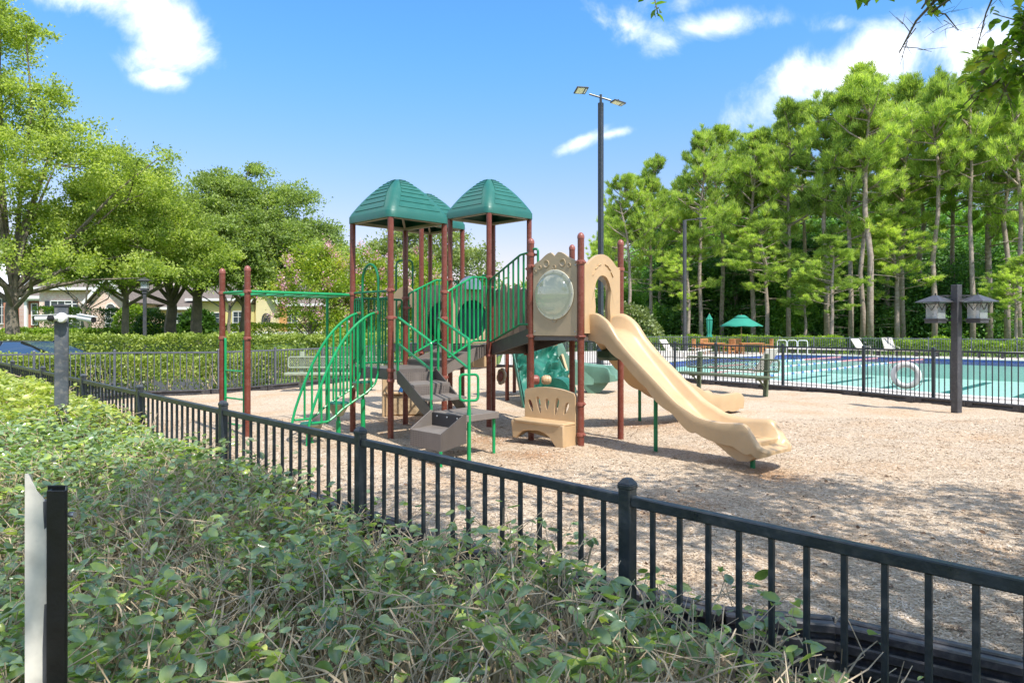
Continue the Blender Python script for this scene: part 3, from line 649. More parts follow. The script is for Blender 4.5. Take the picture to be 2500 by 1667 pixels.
def barrier(a, b, zt0, zt1, zb0, zb1, n, flat=(0, 0), m=M_green, r=.0165, inset=.075, name='barrier'):
    """picket barrier between posts a and b: top rail from zt0 to zt1, flat parts (fractions) at the ends"""
    a = V3((a[0], a[1], 0)); b = V3((b[0], b[1], 0)); L_ = (b-a).length; x = (b-a).normalized(); a = a+x*inset; b = b-x*inset
    f0, f1 = flat
    def zt(t): u = min(1, max(0, (t-f0)/(1-f0-f1))); return zt0+(zt1-zt0)*u
    def zb(t): u = min(1, max(0, (t-f0)/(1-f0-f1))); return zb0+(zb1-zb0)*u
    P = lambda t, z: a+(b-a)*t+V3((0, 0, z))
    ts = [t for t in (0, f0, 1-f1, 1)]; ts = [t for i, t in enumerate(ts) if i == 0 or t > ts[i-1]+.02]
    loop = [P(t, zt(t)) for t in ts]+[P(t, zb(t)) for t in ts[::-1]]
    mid = (loop[0]+loop[-1])/2
    o = pipe(bend([mid]+loop+[mid], .045), .017, m, name)
    for i in range(n):
        t = (i+1)/(n+1); s = MB(); s.tube([P(t, zb(t)), P(t, zt(t))], r, 8, cap=False); s.build('baluster', m, o)
    return o
barrier(C_, F2, 2.23, 2.50, 1.16, 1.43, 8, (0, .35))
barrier(D_, L2, 2.23, 2.50, 1.16, 1.43, 8, (0, .30))
barrier(F2, PL, 2.47, 2.76, 1.41, 1.70, 7, (0.02, .2), m=M_dgreen)
barrier(R2, PB, 2.47, 2.76, 1.41, 1.70, 7, (0.02, .2), m=M_dgreen)
barrier(A, D_, 2.12, 2.12, 1.08, 1.08, 7, m=M_dgreen)
barrier(L4, B4, 2.4, 2.4, 1.4, 1.4, 6, m=M_dgreen); barrier(B4, R4, 2.4, 2.4, 1.4, 1.4, 6, m=M_dgreen)
for p in (F2, PL, R2, L2):
    clamp(p, 2.34 if p in (F2, L2) else 2.72, (1, -.3)); clamp(p, 2.52 if p in (F2, L2) else 2.55, (.3, -1))
# short hooked handholds
for p, z, d in ((F2, 2.55, (-.8, .3)), (PL, 2.80, (.7, -.6)), (L2, 2.5, (.9, .2))):
    dd = V3((d[0], d[1], 0)).normalized(); o = xy(p, z); pipe(bend([o+dd*.03, o+dd*.13, o+dd*.13-V3((0, 0, .28))], .06), .018, M_dgreen, 'handhold')

# entrance of the pod climber: high arch over edge A-B and its short balusters
ab = lambda t, z: xy(mixp(A, B, t), z)
ar = [ab(.27, 1.02), ab(.27, 2.35)]+[ab(.27+.21*(1-cos(t)), 2.35+.28*sin(t)) for t in np.linspace(.2, pi-.2, 9)]+[ab(.69, 2.35), ab(.69, 1.02)]
arch = pipe(ar, .02, M_dgreen, 'entry_arch')
for t0, t1 in ((.05, .24), (.72, .95)):
    o = pipe(bend([ab((t0+t1)/2, 2.1), ab(t1, 2.1), ab(t1, 1.12), ab(t0, 1.12), ab(t0, 2.1), ab((t0+t1)/2, 2.1)], .04), .014, M_dgreen, 'side_barrier')
    for t in (t0*.66+t1*.34, t0*.34+t1*.66): pipe([ab(t, 1.12), ab(t, 2.1)], .014, M_dgreen, 'baluster', o)
pipe([ab(.04, 2.2), ab(.96, 2.2)], .017, M_dgreen, 'top_bar')
# pod climber rails
for q0, nm in ((.68, 'near'), (.214, 'far')):
    o = xy(mixp(A, B, q0), 0); e_ = V3((-.707, -.707, 0))
    top = [(0, 1.89), (.18, 1.83), (.4, 1.68), (.6, 1.47), (.78, 1.2), (.92, .93), (1.03, .67), (1.12, .42), (1.17, .18), (1.19, -.1)]
    bot = [(.0, .95), (.05, .80), (.2, .68), (.45, .55), (.62, .46), (.75, .36), (.86, .30), (1.12, .30)]
    tp = [o+e_*x+V3((0, 0, z)) for x, z in top]
    def cr_(P, n=3):
        out = []
        for i in range(len(P)-1):
            p0, p1, p2, p3 = P[max(i-1, 0)], P[i], P[i+1], P[min(i+2, len(P)-1)]
            for j in range(n):
                t = j/n; out.append(.5*((2*p1)+(p2-p0)*t+(2*p0-5*p1+4*p2-p3)*t*t+(3*p1-p0-3*p2+p3)*t**3))
        return out+[P[-1]]
    rail = pipe(cr_(tp), .020, M_green, 'climber_rail'); bp_l = [o+e_*x+V3((0, 0, z)) for x, z in bot]; pipe(bend(bp_l, .04, 3), .016, M_green, 'lower_rail', rail)
    for x in (.12, .24, .36, .48, .60, .72, .84, .96):
        zt = np.interp(x, [a for a, b in top], [b for a, b in top]); zb = np.interp(x, [a for a, b in bot], [b for a, b in bot])
        pipe([o+e_*x+V3((0, 0, zb)), o+e_*x+V3((0, 0, zt))], .0160, M_green, 'baluster', rail)
    pipe([o+V3((0, 0, .95)), o+V3((0, 0, 1.89))], .014, M_green, 'baluster', rail)
    clamp(mixp(A, B, q0), 1.88, (-.7, -.7), r=.02)
# step pods between the rails
for i, (x, y, z, lab) in enumerate(((-2.29, 10.84, .81, 'tallest funnel-shaped step pod, next to the deck'), (-2.59, 10.52, .525, 'middle funnel-shaped step pod'), (-2.90, 10.2, .265, 'lowest funnel-shaped step pod, farthest from the deck'))):
    e = empty('step_pod', (x, y, 0), lab, 'step pod', 'funnel step pods')
    s = MB(); s.tube([(x, y, -.1), (x, y, z-.26)], .035, 12); s.build('pole', M_green, e)
    s = MB(); s.tube([(x, y, z-.3), (x, y, z-.15)], .022, 10); s.build('spindle', M_green, e)
    s = MB(); s.lathe([(.05, z-.19), (.07, z-.185), (.155, z-.03), (.165, z-.005), (.15, z+.0)], (x, y, 0), 20); s.build('cup', M_pod, e)
    s = MB(); s.lathe([(.156, z-.02), (.162, z+.004), (.14, z+.02), (.10, z+.014), (.002, z+.01)], (x, y, 0), 20); s.build('foot_disc', M_gplas, e)

# overhead ladder
EO = (-3.17, 12.1)
r1 = pipe([xy(P2, 2.2), xy(A, 2.17)], .024, M_green, 'overhead_rail'); r2 = pipe([xy(P1, 2.2), xy(EO, 2.17)], .024, M_green, 'overhead_rail')
pipe([xy(P1, 2.2), xy(P2, 2.2)], .022, M_green, 'overhead_rail'); pipe([xy(EO, 2.17), xy(A, 2.17)], .018, M_green, 'overhead_rail')
pipe([xy(EO, -.1), xy(EO, 2.17)], .024, M_green, 'ladder_pole')
for i in range(1, 6):
    t = i/6; pipe([xy(mixp(P2, A, t), 2.165), xy(mixp(P1, EO, t), 2.165)], .015, M_green, 'overhead_rung', r1)
lad = None
for q in (.13, .87):
    p = mixp(P1, P2, q); z0 = -.1; d = V3(mixp(P1, P2, .5))-V3(p); a = xy(P1 if q < .5 else P2, 1.49)
    lad = pipe(bend([a, xy(p, 1.49), xy(p, -.1)], .05), .020, M_green, 'ladder_side')
for z in (.98, .55, .15): pipe([xy(mixp(P1, P2, .13), z), xy(mixp(P1, P2, .87), z)], .014, M_green, 'rung', lad)
for p in (P1, P2):
    for z in (2.2, 1.49): clamp(p, z, (.6, -.5) if p == P1 else (-.6, .5))
clamp(A, 2.19, (-.9, -.2)); clamp(D_, 2.15, (.5, -.5)); clamp(D_, 1.99, (.5, .5)); clamp(B, 1.02, (.7, -.7))

# bubble panel between PL and PF (o: lower left, u to the right, v up)
def fr2(p, q, z, off=(0, 0)):
    d = V3((q[0]-p[0], q[1]-p[1], 0)); l = d.length; return V3((p[0]+off[0], p[1]+off[1], z)), d.normalized(), l
o, u, l = fr2(PL, PF, 1.535); n_ = V3((-u.y, u.x, 0))*-1     # towards the viewer (left-front)
w0, w1 = .055, l-.055; wm = (w0+w1)/2; wd = (w1-w0)/2
outl = [(w0, 0), (w1, 0), (w1, 1.03)]
for t in np.linspace(0, 1, 29)[1:-1]:
    x = w1-(w1-w0)*t; k = abs((x-wm)/wd); z = 1.03+.155*(1-k**1.3)-.0+(.028*sin(k*pi*1.6) if k < .62 else 0)-(.05*(1-k/.16) if k < .16 else 0)
    outl.append((x, z))
outl += [(w0, 1.03)]
Rb = .315; hole = [(wm+Rb*cos(a), .585+Rb*sin(a)) for a in np.linspace(0, 2*pi, 40, endpoint=False)]
s = MB(); s.plate([outl, hole[::-1]], o, u, (0, 0, 1), .035); bub = s.build('bubble_panel', M_tand, PS, bevel=.006)
cc = o+u*wm+V3((0, 0, .585))
s = MB(); s.lathe([(Rb-.01, .018), (Rb+.035, .018), (Rb+.04, .03), (Rb+.035, .036), (Rb-.012, .036)], cc, 40, n_); s.build('bubble_flange', mat('yellowed acrylic flange', (.62, .60, .48), .25), bub)
M_bub = bpy.data.materials.new('clear acrylic bubble'); M_bub.use_nodes = True; t = M_bub.node_tree; t.nodes.clear()
lw = t.nodes.new('ShaderNodeLayerWeight'); lw.inputs[0].default_value = .28; gl = t.nodes.new('ShaderNodeBsdfGlossy'); gl.inputs['Roughness'].default_value = .06; gl.inputs['Color'].default_value = (.95, .97, .96, 1)
tr = t.nodes.new('ShaderNodeBsdfTransparent'); tr.inputs['Color'].default_value = (.86, .90, .86, 1); mx = t.nodes.new('ShaderNodeMixShader'); mp = t.nodes.new('ShaderNodeMapRange'); mp.inputs[3].default_value = .06; mp.inputs[4].default_value = .42
t.links.new(lw.outputs['Facing'], mp.inputs[0]); t.links.new(mp.outputs[0], mx.inputs[0]); t.links.new(tr.outputs[0], mx.inputs[1]); t.links.new(gl.outputs[0], mx.inputs[2])
ou = t.nodes.new('ShaderNodeOutputMaterial'); t.links.new(mx.outputs[0], ou.inputs[0])
s = MB(); s.lathe([(Rb*cos(a)+.0, .03+.20*sin(a)) for a in np.linspace(0, pi/2*.99, 12)], cc, 40, n_); s.f = s.f[:-2]; s.build('acrylic_bubble', M_bub, bub, ang=80)
s = MB()
for k in range(12):
    a = k*pi/6; p = cc+u*cos(a)*(Rb+.018)+V3((0, 0, sin(a)*(Rb+.018)))+n_*.036; s.lathe([(.009, 0), (.008, .006), (.002, .009)], p, 8, n_)
for x, z in ((.09, .06), (l-.09, .06), (.08, .98), (l-.08, .98)): s.lathe([(.012, 0), (.011, .006), (.003, .01)], o+u*x+V3((0, 0, z))+n_*.018, 8, n_)
s.build('bolts', M_steel, bub)
for x, z, r in ((wm, .235, .05), (wm-.15, 1.03, .055), (wm+.15, 1.03, .055), (wm, .975, .03), (wm-.27, .985, .03), (wm+.27, .985, .03), (wm-.36, .93, .022)):
    s = MB(); s.lathe([(r, 0), (r*.95, .012), (r*.8, .012), (r*.7, .004), (.001, .006)], o+u*x+V3((0, 0, z))+n_*.017, 16, n_); s.build('embossed_ring', M_tand, bub, ang=60)
for z in (1.53, 2.55): clamp(PF, z, (-.7, .7)); 
clamp(PR, 2.52, (-.5, -.7)); clamp(PR, 1.53, (-.5, -.7)); clamp(PF, 2.56, (.7, .7)); clamp(PF, .60, (-.7, .6)); clamp(PF, .18, (-.7, .6)); clamp(PB, 2.6, (-.7, -.7))
# back sides of the tower: plain tan panel on PB-PL is the stair opening, PB-PR the second slide
# arch panel between PF and PR
def archpanel(p, q, z, h, ow, oh, name='arch_panel', m=M_tan, deco=True):
    o, u, l = fr2(p, q, z); w0, w1 = .055, l-.055; wm = (w0+w1)/2; wd = (w1-w0)/2
    out = [(w0, 0), (wm-ow, 0)]+[(wm-ow, .3*oh)]+[(wm-ow*.92, .45*oh), (wm-ow*1.02, .62*oh)]+[(wm+ow*1.05*cos(a), oh*.70+oh*.30*sin(a)) for a in np.linspace(pi*.98, 0.02*pi, 13)]+[(wm+ow*1.02, .62*oh), (wm+ow*.92, .45*oh), (wm+ow, .3*oh), (wm+ow, 0), (w1, 0), (w1, h-.16)]
    for t in np.linspace(0, 1, 23)[1:-1]:
        x = w1-(w1-w0)*t; k = abs((x-wm)/wd); out.append((x, h-.16+(.16*cos((k-.0)*pi/2/.78)**.8 if k < .78 else 0)+(.0)))
    out.append((w0, h-.16))
    s = MB(); s.plate([out], o, u, (0, 0, 1), .05); pn = s.build(name, m, PS, bevel=.012)
    if deco:
        n_ = u.cross(V3((0, 0, 1)))
        for a in (.55, .72, .92):
            for sg in (-1, 1):
                an = pi/2+sg*(a-.35)*1.5; c = o+u*(wm+cos(an)*ow*1.55)+V3((0, 0, oh*.70+sin(an)*oh*.50))+n_*.026
                s = MB(); d = (u*cos(an+sg*pi/2)+V3((0, 0, sin(an+sg*pi/2)))); s.bar(c-d*.045, c+d*.045, .008, .028, up=n_); s.build('embossed_leaf', m, pn)
    return pn
archpanel(PF, PR, 1.57, 1.13, .20, .83)
archpanel(PB, PR, 1.57, 1.13, .20, .83)
archpanel(L4, F4, 1.36, 1.10, .27, .80, deco=False)
# spinner toys in that panel
s = None
for k, (dz, cc_) in enumerate(((.52, (.62, .10, .02)), (.42, (.02, .09, .40)), (.34, (.62, .10, .02)), (.47, (.02, .30, .08)))):
    oo, u, l = fr2(L4, F4, 1.36); s = MB(); s.lathe([(.035, -.02), (.06, 0), (.035, .02)], oo+u*(l*.5+(-.08 if k == 3 else (k-1)*.02))+V3((0, 0, dz)), 14, u.cross(V3((0, 0, 1)))); s.build('spinner_toy', mat('toy colour %d' % k, cc_, .4), PS)
pipe(bend([xy(mixp(L4, B4, .15), 1.4), xy(mixp(L4, B4, .15), 3.0), xy(mixp(L4, B4, .55), 3.05), xy(mixp(L4, B4, .55), 1.4)], .12), .02, M_dgreen, 'entry_arch')

# log panel on R2-B2
o, u, l = fr2(R2, B2, 1.36); k_ = 5; root = None
for i in range(k_):
    x0 = .06+(l-.12)*i/k_; x1 = .06+(l-.12)*(i+1)/k_-.008; h = (1.02, 1.10, 1.04, 1.12, 1.03)[i]; r_ = (x1-x0)/2
    pts = [(x0, 0), (x1, 0), (x1, h-r_)]+[((x0+x1)/2+r_*cos(a), h-r_+r_*sin(a)) for a in np.linspace(.3, pi-.3, 6)]+[(x0, h-r_)]
    s = MB(); s.plate([pts], o, u, (0, 0, 1), .04); root_ = s.build('log_slat', mat('brown tan panel', (.30, .215, .15), .5, .1, 4) if 'brown tan panel' not in bpy.data.materials else bpy.data.materials['brown tan panel'], root or PS, bevel=.008); root = root or root_
# tube tunnel between L2-B2 and deck 4
ca = V3(mixp(L2, B2, .5)); cb = V3(mixp(F4, R4, .5)); ax = (cb-ca); lt = ax.length; ax = V3((ax.x, ax.y, 0)).normalized()
s = MB(); s.lathe([(.36, .0), (.39, .0), (.39, lt), (.36, lt)], xy(ca, 1.78), 24, ax); tun = s.build('crawl_tube', mat('dark teal tube', (.006, .028, .030), .35, .1, 3), PS)
for t in (.02, .5, .95):
    s = MB(); s.lathe([(.39, t*lt), (.415, t*lt), (.415, t*lt+.04), (.39, t*lt+.04)], xy(ca, 1.78), 24, ax); s.build('tube_ring', M_tand, tun)
for (p, q) in ((L2, B2), (F4, R4)):
    o, u, l = fr2(p, q, 1.36); hole = [(l/2+.37*cos(a), .44+.37*sin(a)) for a in np.linspace(0, 2*pi, 28, endpoint=False)]
    out = [(.055, 0), (l-.055, 0), (l-.055, 1.0)]+[(l/2+.40*cos(a), 1.0+.13*sin(a)) for a in np.linspace(.1, pi-.1, 9)]+[(.055, 1.0)]
    s = MB(); s.plate([out, hole[::-1]], o, u, (0, 0, 1), .04); s.build('tunnel_panel', M_tand, PS, bevel=.008)

s = MB(); s.lathe([(.24*cos(a), .26*sin(a)) for a in np.linspace(0, pi/2*.98, 9)], (-.78, 13.25, 2.36), 20); s.build('skylight_dome', mat('milky skylight plastic', (.75, .76, .74), .2), PS, ang=80)

# slides
def catmull(P, n=4):
    P = [V3(p) for p in P]; out = []
    for i in range(len(P)-1):
        p0, p1, p2, p3 = P[max(i-1, 0)], P[i], P[i+1], P[min(i+2, len(P)-1)]
        for j in range(n):
            t = j/n; out.append(.5*((2*p1)+(p2-p0)*t+(2*p0-5*p1+4*p2-p3)*t*t+(3*p1-p0-3*p2+p3)*t**3))
    return out+[P[-1]]
def slide(path, rim, bed, under, m, w=.27, name='slide', rimr=.035, flare=0, scallop=True):
    """path: horizontal points; rim/bed/under heights at each"""
    n = len(path); rows = []
    pts = catmull([(p[0], p[1], 0) for p in path], 5); R = catmull([(0, 0, z) for z in rim], 5); Bd = catmull([(0, 0, z) for z in bed], 5); Un = catmull([(0, 0, z) for z in under], 5)
    N_ = len(pts)
    for i, p in enumerate(pts):
        d = (pts[min(i+1, N_-1)]-pts[max(i-1, 0)]).normalized(); q = V3((-d.y, d.x, 0)); t = i/(N_-1)
        wi = w*(1+flare*sstep(.75, .93, t))*(1-.5*max(0, (t-.93)/.07)**2.2); zr, zb, zu = R[i].z, Bd[i].z, Un[i].z; zr = max(zr, zb+.012)
        sc = .035*abs(sin(t*pi*8)) if scallop else 0
        prof = [(-wi-.045, zu-sc), (-wi-.06, (zu+zr)/2), (-wi-.065, zr-.035), (-wi-.055, zr-.008), (-wi-.02, zr+.004), (-wi+.02, zr-.014), (-wi+.045, zr-.05 if zr-.05 > zb else zb+.008),
                (-wi+.07, zb+.05 if zr > zb+.1 else zb+.006), (-wi+.12, zb+.008), (0, zb)]
        prof = prof+[(-a, b) for a, b in prof[-2::-1]]
        prof += [(wi*.7, max(zu-sc*.5, zb-.09) if zb > zu else zu), (-wi*.7, max(zu-sc*.5, zb-.09) if zb > zu else zu)]
        rows.append([p+q*a+V3((0, 0, b)) for a, b in prof])
    s = MB(); s.loft(rows, closed=True, caps=True); return s.build(name, m, PS, ang=48)
O1 = V3((1.285, 10.12)); E1 = V3((.664, -.747)); ts = [-.04, .15, .3, .43, .57, .77, .97, 1.15, 1.34, 1.51, 1.69, 1.85, 2.1, 2.33, 2.45, 2.54, 2.62, 2.72]
rim = [1.83, 1.85, 1.79, 1.68, 1.505, 1.31, 1.15, 1.005, .85, .72, .63, .565, .535, .545, .535, .43, .32, .262]
bed = [1.60, 1.60, 1.58, 1.51, 1.36, 1.16, .97, .80, .65, .51, .41, .345, .31, .30, .30, .29, .268, .245]
und = [1.50, 1.49, 1.43, 1.35, 1.245, 1.10, .93, .77, .64, .53, .40, .36, .315, .26, .235, .22, .215, .215]
sl = slide([tuple(O1+E1*t) for t in ts], rim, bed, und, M_tan, flare=.12)
# exit foot of the slide
s = MB(); nrm = V3((-E1.y, E1.x)); rows = []
for t, z0 in ((1.92, .32), (2.05, .24), (2.2, .13), (2.3, .09), (2.42, .10), (2.52, .17), (2.56, .22)):
    c = O1+E1*t; hw = .25 if z0 > .2 else .22
    rows.append([V3((*(c+nrm*a), z)) for a, z in ((-hw, .34), (-hw*.96, z0), (hw*.96, z0), (hw, .34))])
s.loft(rows, closed=True, caps=True); s.build('slide_foot', M_tan, sl, ang=60)
c = O1+E1*2.36; s = MB(); s.tube([(c.x, c.y, -.1), (c.x, c.y, .2)], .03, 10); s.build('foot_post', M_dgreen, sl)
c = O1+E1*1.08+nrm*.12
for q in (-1, 1):
    pass
s = MB(); s.tube([(1.925, 9.45, -.1), (1.925, 9.45, .80)], .028, 12); s.build('support_leg', M_dgreen, PS)
s = MB(); s.tube(bend([(2.28, 12.6, -.1), (2.28, 12.6, .93), (2.55, 12.42, .95)], .07), .028, 12); s.build('support_leg', M_dgreen, PS)
# second, longer slide to the right rear
O2 = V3((1.285, 10.83)); E2 = V3((.70, .715)); t2 = [-.04, .2, .5, .9, 1.3, 1.7, 2.1, 2.5, 2.9, 3.3, 3.7, 4.0, 4.15, 4.3]
rim2 = [1.83, 1.85, 1.70, 1.38, 1.08, .90, .76, .62, .48, .42, .42, .42, .35, .22]; bed2 = [1.60, 1.60, 1.48, 1.14, .84, .66, .52, .39, .26, .20, .19, .19, .19, .17]
und2 = [1.5, 1.49, 1.36, 1.02, .73, .55, .42, .28, .16, .12, .10, .11, .13, .14]
slide([tuple(O2+E2*t) for t in t2], rim2, bed2, und2, M_tan, flare=.1)
# hood lips at both slide tops
for O_, E_ in ((O1, E1), (O2, E2)):
    q = V3((-E_.y, E_.x)); s = MB()
    for sg in (-1, 1):
        p = O_+q*.30*sg-E_*.0; s.cbox((p.x, p.y, 1.66), (.07, .09, .34), atan2(E_.y, E_.x), ch=.015)
    s.build('slide_hood', M_tan, PS)

# bench panel at the foot of the tower
PLb = (.205, 10.40); o, u, l = fr2(PF, PLb, 0); o = o+u*.06; l -= .08; n_ = V3((-.685, -.729, 0))
out = [(0, .03), (l, .14), (l, .72)]+[(l-(l)*t, .725+.085*sin(pi*(.08+.84*t))**.8-.02*t) for t in np.linspace(.03, .97, 15)]+[(0, .69)]
holes = []
for k, (cx_, tilt, hh) in enumerate(((.16, -.42, .095), (.33, -.22, .125), (.50, -.02, .08), (.65, .22, .125), (.80, .40, .095))):
    w_ = .031; cz = .54+.02*(1-abs(k-2)); pts = []
    for a in np.linspace(0, 2*pi, 18, endpoint=False):
        x = cos(a)*w_*(1+.35*sin(a)); z = sin(a)*hh; pts.append((cx_*l/.92+x*cos(tilt)-z*sin(tilt)*-1, cz+x*sin(tilt)*-1+z*cos(tilt)))
    holes.append(pts)
def fixccw(P, ccw=True):
    a = sum(P[i][0]*P[(i+1) % len(P)][1]-P[(i+1) % len(P)][0]*P[i][1] for i in range(len(P))); return P if (a > 0) == ccw else P[::-1]
s = MB(); s.plate([fixccw(out)]+[fixccw(h, False) for h in holes], o+n_*.02, u, (0, 0, 1), .06); bp0 = s.build('bench_back', M_tan, PS, bevel=.014)
# seat, seen as a thick shelf with an arched apron
s = MB(); D = .30
sh_ = [(0.0, .02), (.13, .02), (.17, .06), (.24, .14), (.33, .19), (.46, .215), (.62, .205), (.74, .18), (.80, .13), (.84, .075), (l-.005, .075), (l+.03, .32), (0.0, .32)]
s.plate([fixccw(sh_)], o+n_*(.02+D-.03), u, (0, 0, 1), .05); s.build('bench_apron', M_tan, bp0, bevel=.016)
s = MB(); s.plate([fixccw([(-.0, 0), (l+.035, 0), (l+.02, D-.02), (l-.08, D+.035), (.10, D+.03), (0.0, D)])], o+V3((0, 0, .325)), u, n_, .045); s.build('bench_seat', M_tan, bp0, bevel=.014)
s = MB(); s.plate([fixccw([(0, .02), (D, .02), (D, .31), (0, .31)])], o+u*.025, n_, (0, 0, 1), .04); s.build('bench_end', M_tan, bp0, bevel=.012); s = MB(); s.plate([fixccw([(0, .14), (D*.6, .08), (D, .075), (D, .31), (0, .31)])], o+u*(l-.02), n_, (0, 0, 1), .04); s.build('bench_end', M_tan, bp0, bevel=.012)

# ground-level store counter under deck 1 with bark relief
cx0, cy0 = -2.02, 13.5
s = MB(); s.cbox((-2.40, 13.35, .38), (.10, .34, .80), .1, ch=.02); cn = s.build('counter_side', M_tan, PS)
s = MB(); s.cbox((-2.0, 13.42, .20), (.78, .36, .40), .1, ch=.03); s.build('counter_body', mat('bark relief tan', (.56, .42, .25), .6, 0, 6, 1.0, 9, col2=(.30, .21, .12)), cn)
s = MB(); s.cbox((-2.0, 13.40, .425), (.84, .42, .05), .1, ch=.015); s.build('counter_top', M_tan, cn)
s = MB()
for i in range(7): s.tube([(-2.33+.1*i, 13.235+.01*i, .05), (-2.30+.1*i, 13.225+.01*i, .2), (-2.34+.1*i, 13.235+.01*i, .38)], .012, 5)
s.build('bark_ribs', M_tan, cn, kind='stuff')
s = MB(); s.lathe([(.13, .45), (.05, .62), (.13, .80)], (-2.02, 13.3, 0), 16); s.build('hourglass_toy', mat('blue toy plastic', (.01, .08, .22), .35), cn)
s = MB(); s.cbox((-.62, 14.1, 1.0), (.62, .06, .28), .2, ch=.02); s.build('hanging_panel', M_tan, PS)

# flower wheel, drum and barrel on the posts
def flower(c, n, R, par):
    n = V3(n).normalized(); x = n.orthogonal().normalized(); y = n.cross(x); pts = []
    for k in range(48):
        a = 2*pi*k/48; r = R*(.86+.14*abs(cos(a*3))**.6); pts.append((r*cos(a), r*sin(a)))
    s = MB(); s.plate([pts], c, x, y, .035); o = s.build('flower_wheel', M_tand, par, bevel=.008)
    s = MB(); s.lathe([(R*.62, -.01), (R*.6, .03), (R*.3, .05), (.002, .055)], V3(c)-n*0, 18, n); s.build('wheel_hub', M_clamp, o)
flower((-.20, 13.5, .72), (-.85, -.5, .1), .165, PS)
c = V3((.50, 12.75, .71))
s = MB(); s.lathe([(.055, -.08), (.085, -.06), (.085, .02), (.06, .05)], c+V3((-.06, 0, 0)), 18, (1, .1, 0)); dr = s.build('drum', M_clamp, PS)
s = MB(); s.lathe([(.05, -.085), (.075, -.06), (.086, 0), (.075, .06), (.05, .085)], c+V3((.12, .0, -.0)), 18, (1, .1, 0)); s.build('barrel_toy', M_tan, dr, ang=25)
for z in (-.03, 0, .03):
    s = MB(); s.lathe([(.086, z-.004), (.0895, z), (.086, z+.004)], c+V3((.12, 0, 0)), 18, (1, .1, 0)); s.build('barrel_hoop', M_tand, dr)

# rock climbing wall on the rear structure
wa, wb, wc, wd_ = V3((.27, 14.75, 0)), V3((1.45, 15.55, 0)), V3((.93, 16.6, 1.2)), V3((.02, 15.85, 1.15))
r2_ = random.Random(3); nu, nv = 44, 40; rows = []; nn_ = (wb-wa).cross(wd_-wa).normalized()
if nn_.y > 0: nn_ = -nn_
hold = [(r2_.random(), r2_.random(), .05+.055*r2_.random(), .15+.16*r2_.random(), r2_.random()*pi) for _ in range(48)]
for j in range(nv+1):
    row = []
    for i in range(nu+1):
        a, b = i/nu, j/nv; p = wa.lerp(wb, a).lerp(wd_.lerp(wc, a), b); h = 0
        for hx_, hy_, hr, hh, ha in hold:
            du, dv = (a-hx_)*1.3, (b-hy_)*1.6; uu = du*cos(ha*.3)+dv*sin(ha*.3); vv = -du*sin(ha*.3)+dv*cos(ha*.3)
            g = math.exp(-((uu/(hr*2.0))**2+(vv/(hr*(.75 if vv < 0 else .3)))**2)); h = max(h, hh*g)
        h += .012*sin(a*23+3*b)*cos(b*19)
        if i in (0, nu): h = .07
        row.append(p+nn_*h)
    rows.append(row)
s = MB(); s.loft(rows); cw = s.build('climbing_wall', M_gplas, PS, ang=30, solid=.03)
for p, q in ((wa, wd_), (wb, wc)):
    s = MB(); s.bar(p+V3((0, 0, -.1)), q, .05, .14, ch=.012); s.build('wall_rim', M_gplas, cw)
# green barrier rail slanting right behind the wall, rear tan cheeks
s = MB(); s.plate([[(0, 0), (1, 0), (1.02, .12), (.0, .95), (-.1, .9)]], (.98, 16.5, .3), (.95, .25, 0), (0, 0, 1), .03); s.build('side_wing', M_sage, cw)
s = MB(); s.cbox((.85, 16.75, 1.42), (.5, .06, .4), .3, ch=.03); s.build('rear_cheek', M_tan, cw); s = MB(); s.bar((1.12, 16.35, 1.0), (1.36, 15.9, .1), .06, .22, ch=.015); s.build('rear_cheek', M_tan, cw)
# tunnel arch
s = MB(); s.lathe([(.20, -.25), (.27, -.25), (.275, .25), (.20, .25)], (.87, 13.1, .46), 22, (-.35, -.93, 0)); s.build('ground_tunnel', M_gplas, PS)
# small green slide at the back with a curved exit
pts = [(.6, 17.2), (.9, 17.6), (1.15, 17.9), (1.5, 18.0), (1.85, 17.95), (2.2, 17.8), (2.5, 17.65), (2.62, 17.58)]
slide(pts, [1.45, 1.35, 1.10, .88, .74, .70, .66, .48], [1.2, 1.08, .86, .64, .50, .44, .42, .38], [1.1, .98, .74, .50, .34, .28, .30, .32], M_sage, w=.27, flare=.15, scallop=False)
s = MB(); rows = []
for t, z0 in ((1.55, .5), (1.75, .22), (1.9, .02), (2.15, .0), (2.3, .15), (2.45, .36)):
    rows.append([V3((t, 17.95-.25-(t-1.6)*.25, .55)), V3((t, 17.97-.25-(t-1.6)*.25, z0)), V3((t, 18.2-(t-1.6)*.25, z0)), V3((t, 18.2-(t-1.6)*.25, .55))])
s.loft(rows, closed=True, caps=True); s.build('slide_foot', M_sage, PS, ang=60)
# dark green underside brackets where the second slide leaves the tower
s = MB(); s.cbox((1.62, 11.55, 1.22), (.42, .34, .20), .8, ch=.05); s.cbox((1.9, 11.9, 1.02), (.3, .3, .14), .8, ch=.04); s.build('slide_bracket', mat('dark green slide plastic', (.03, .075, .045), .4), PS)
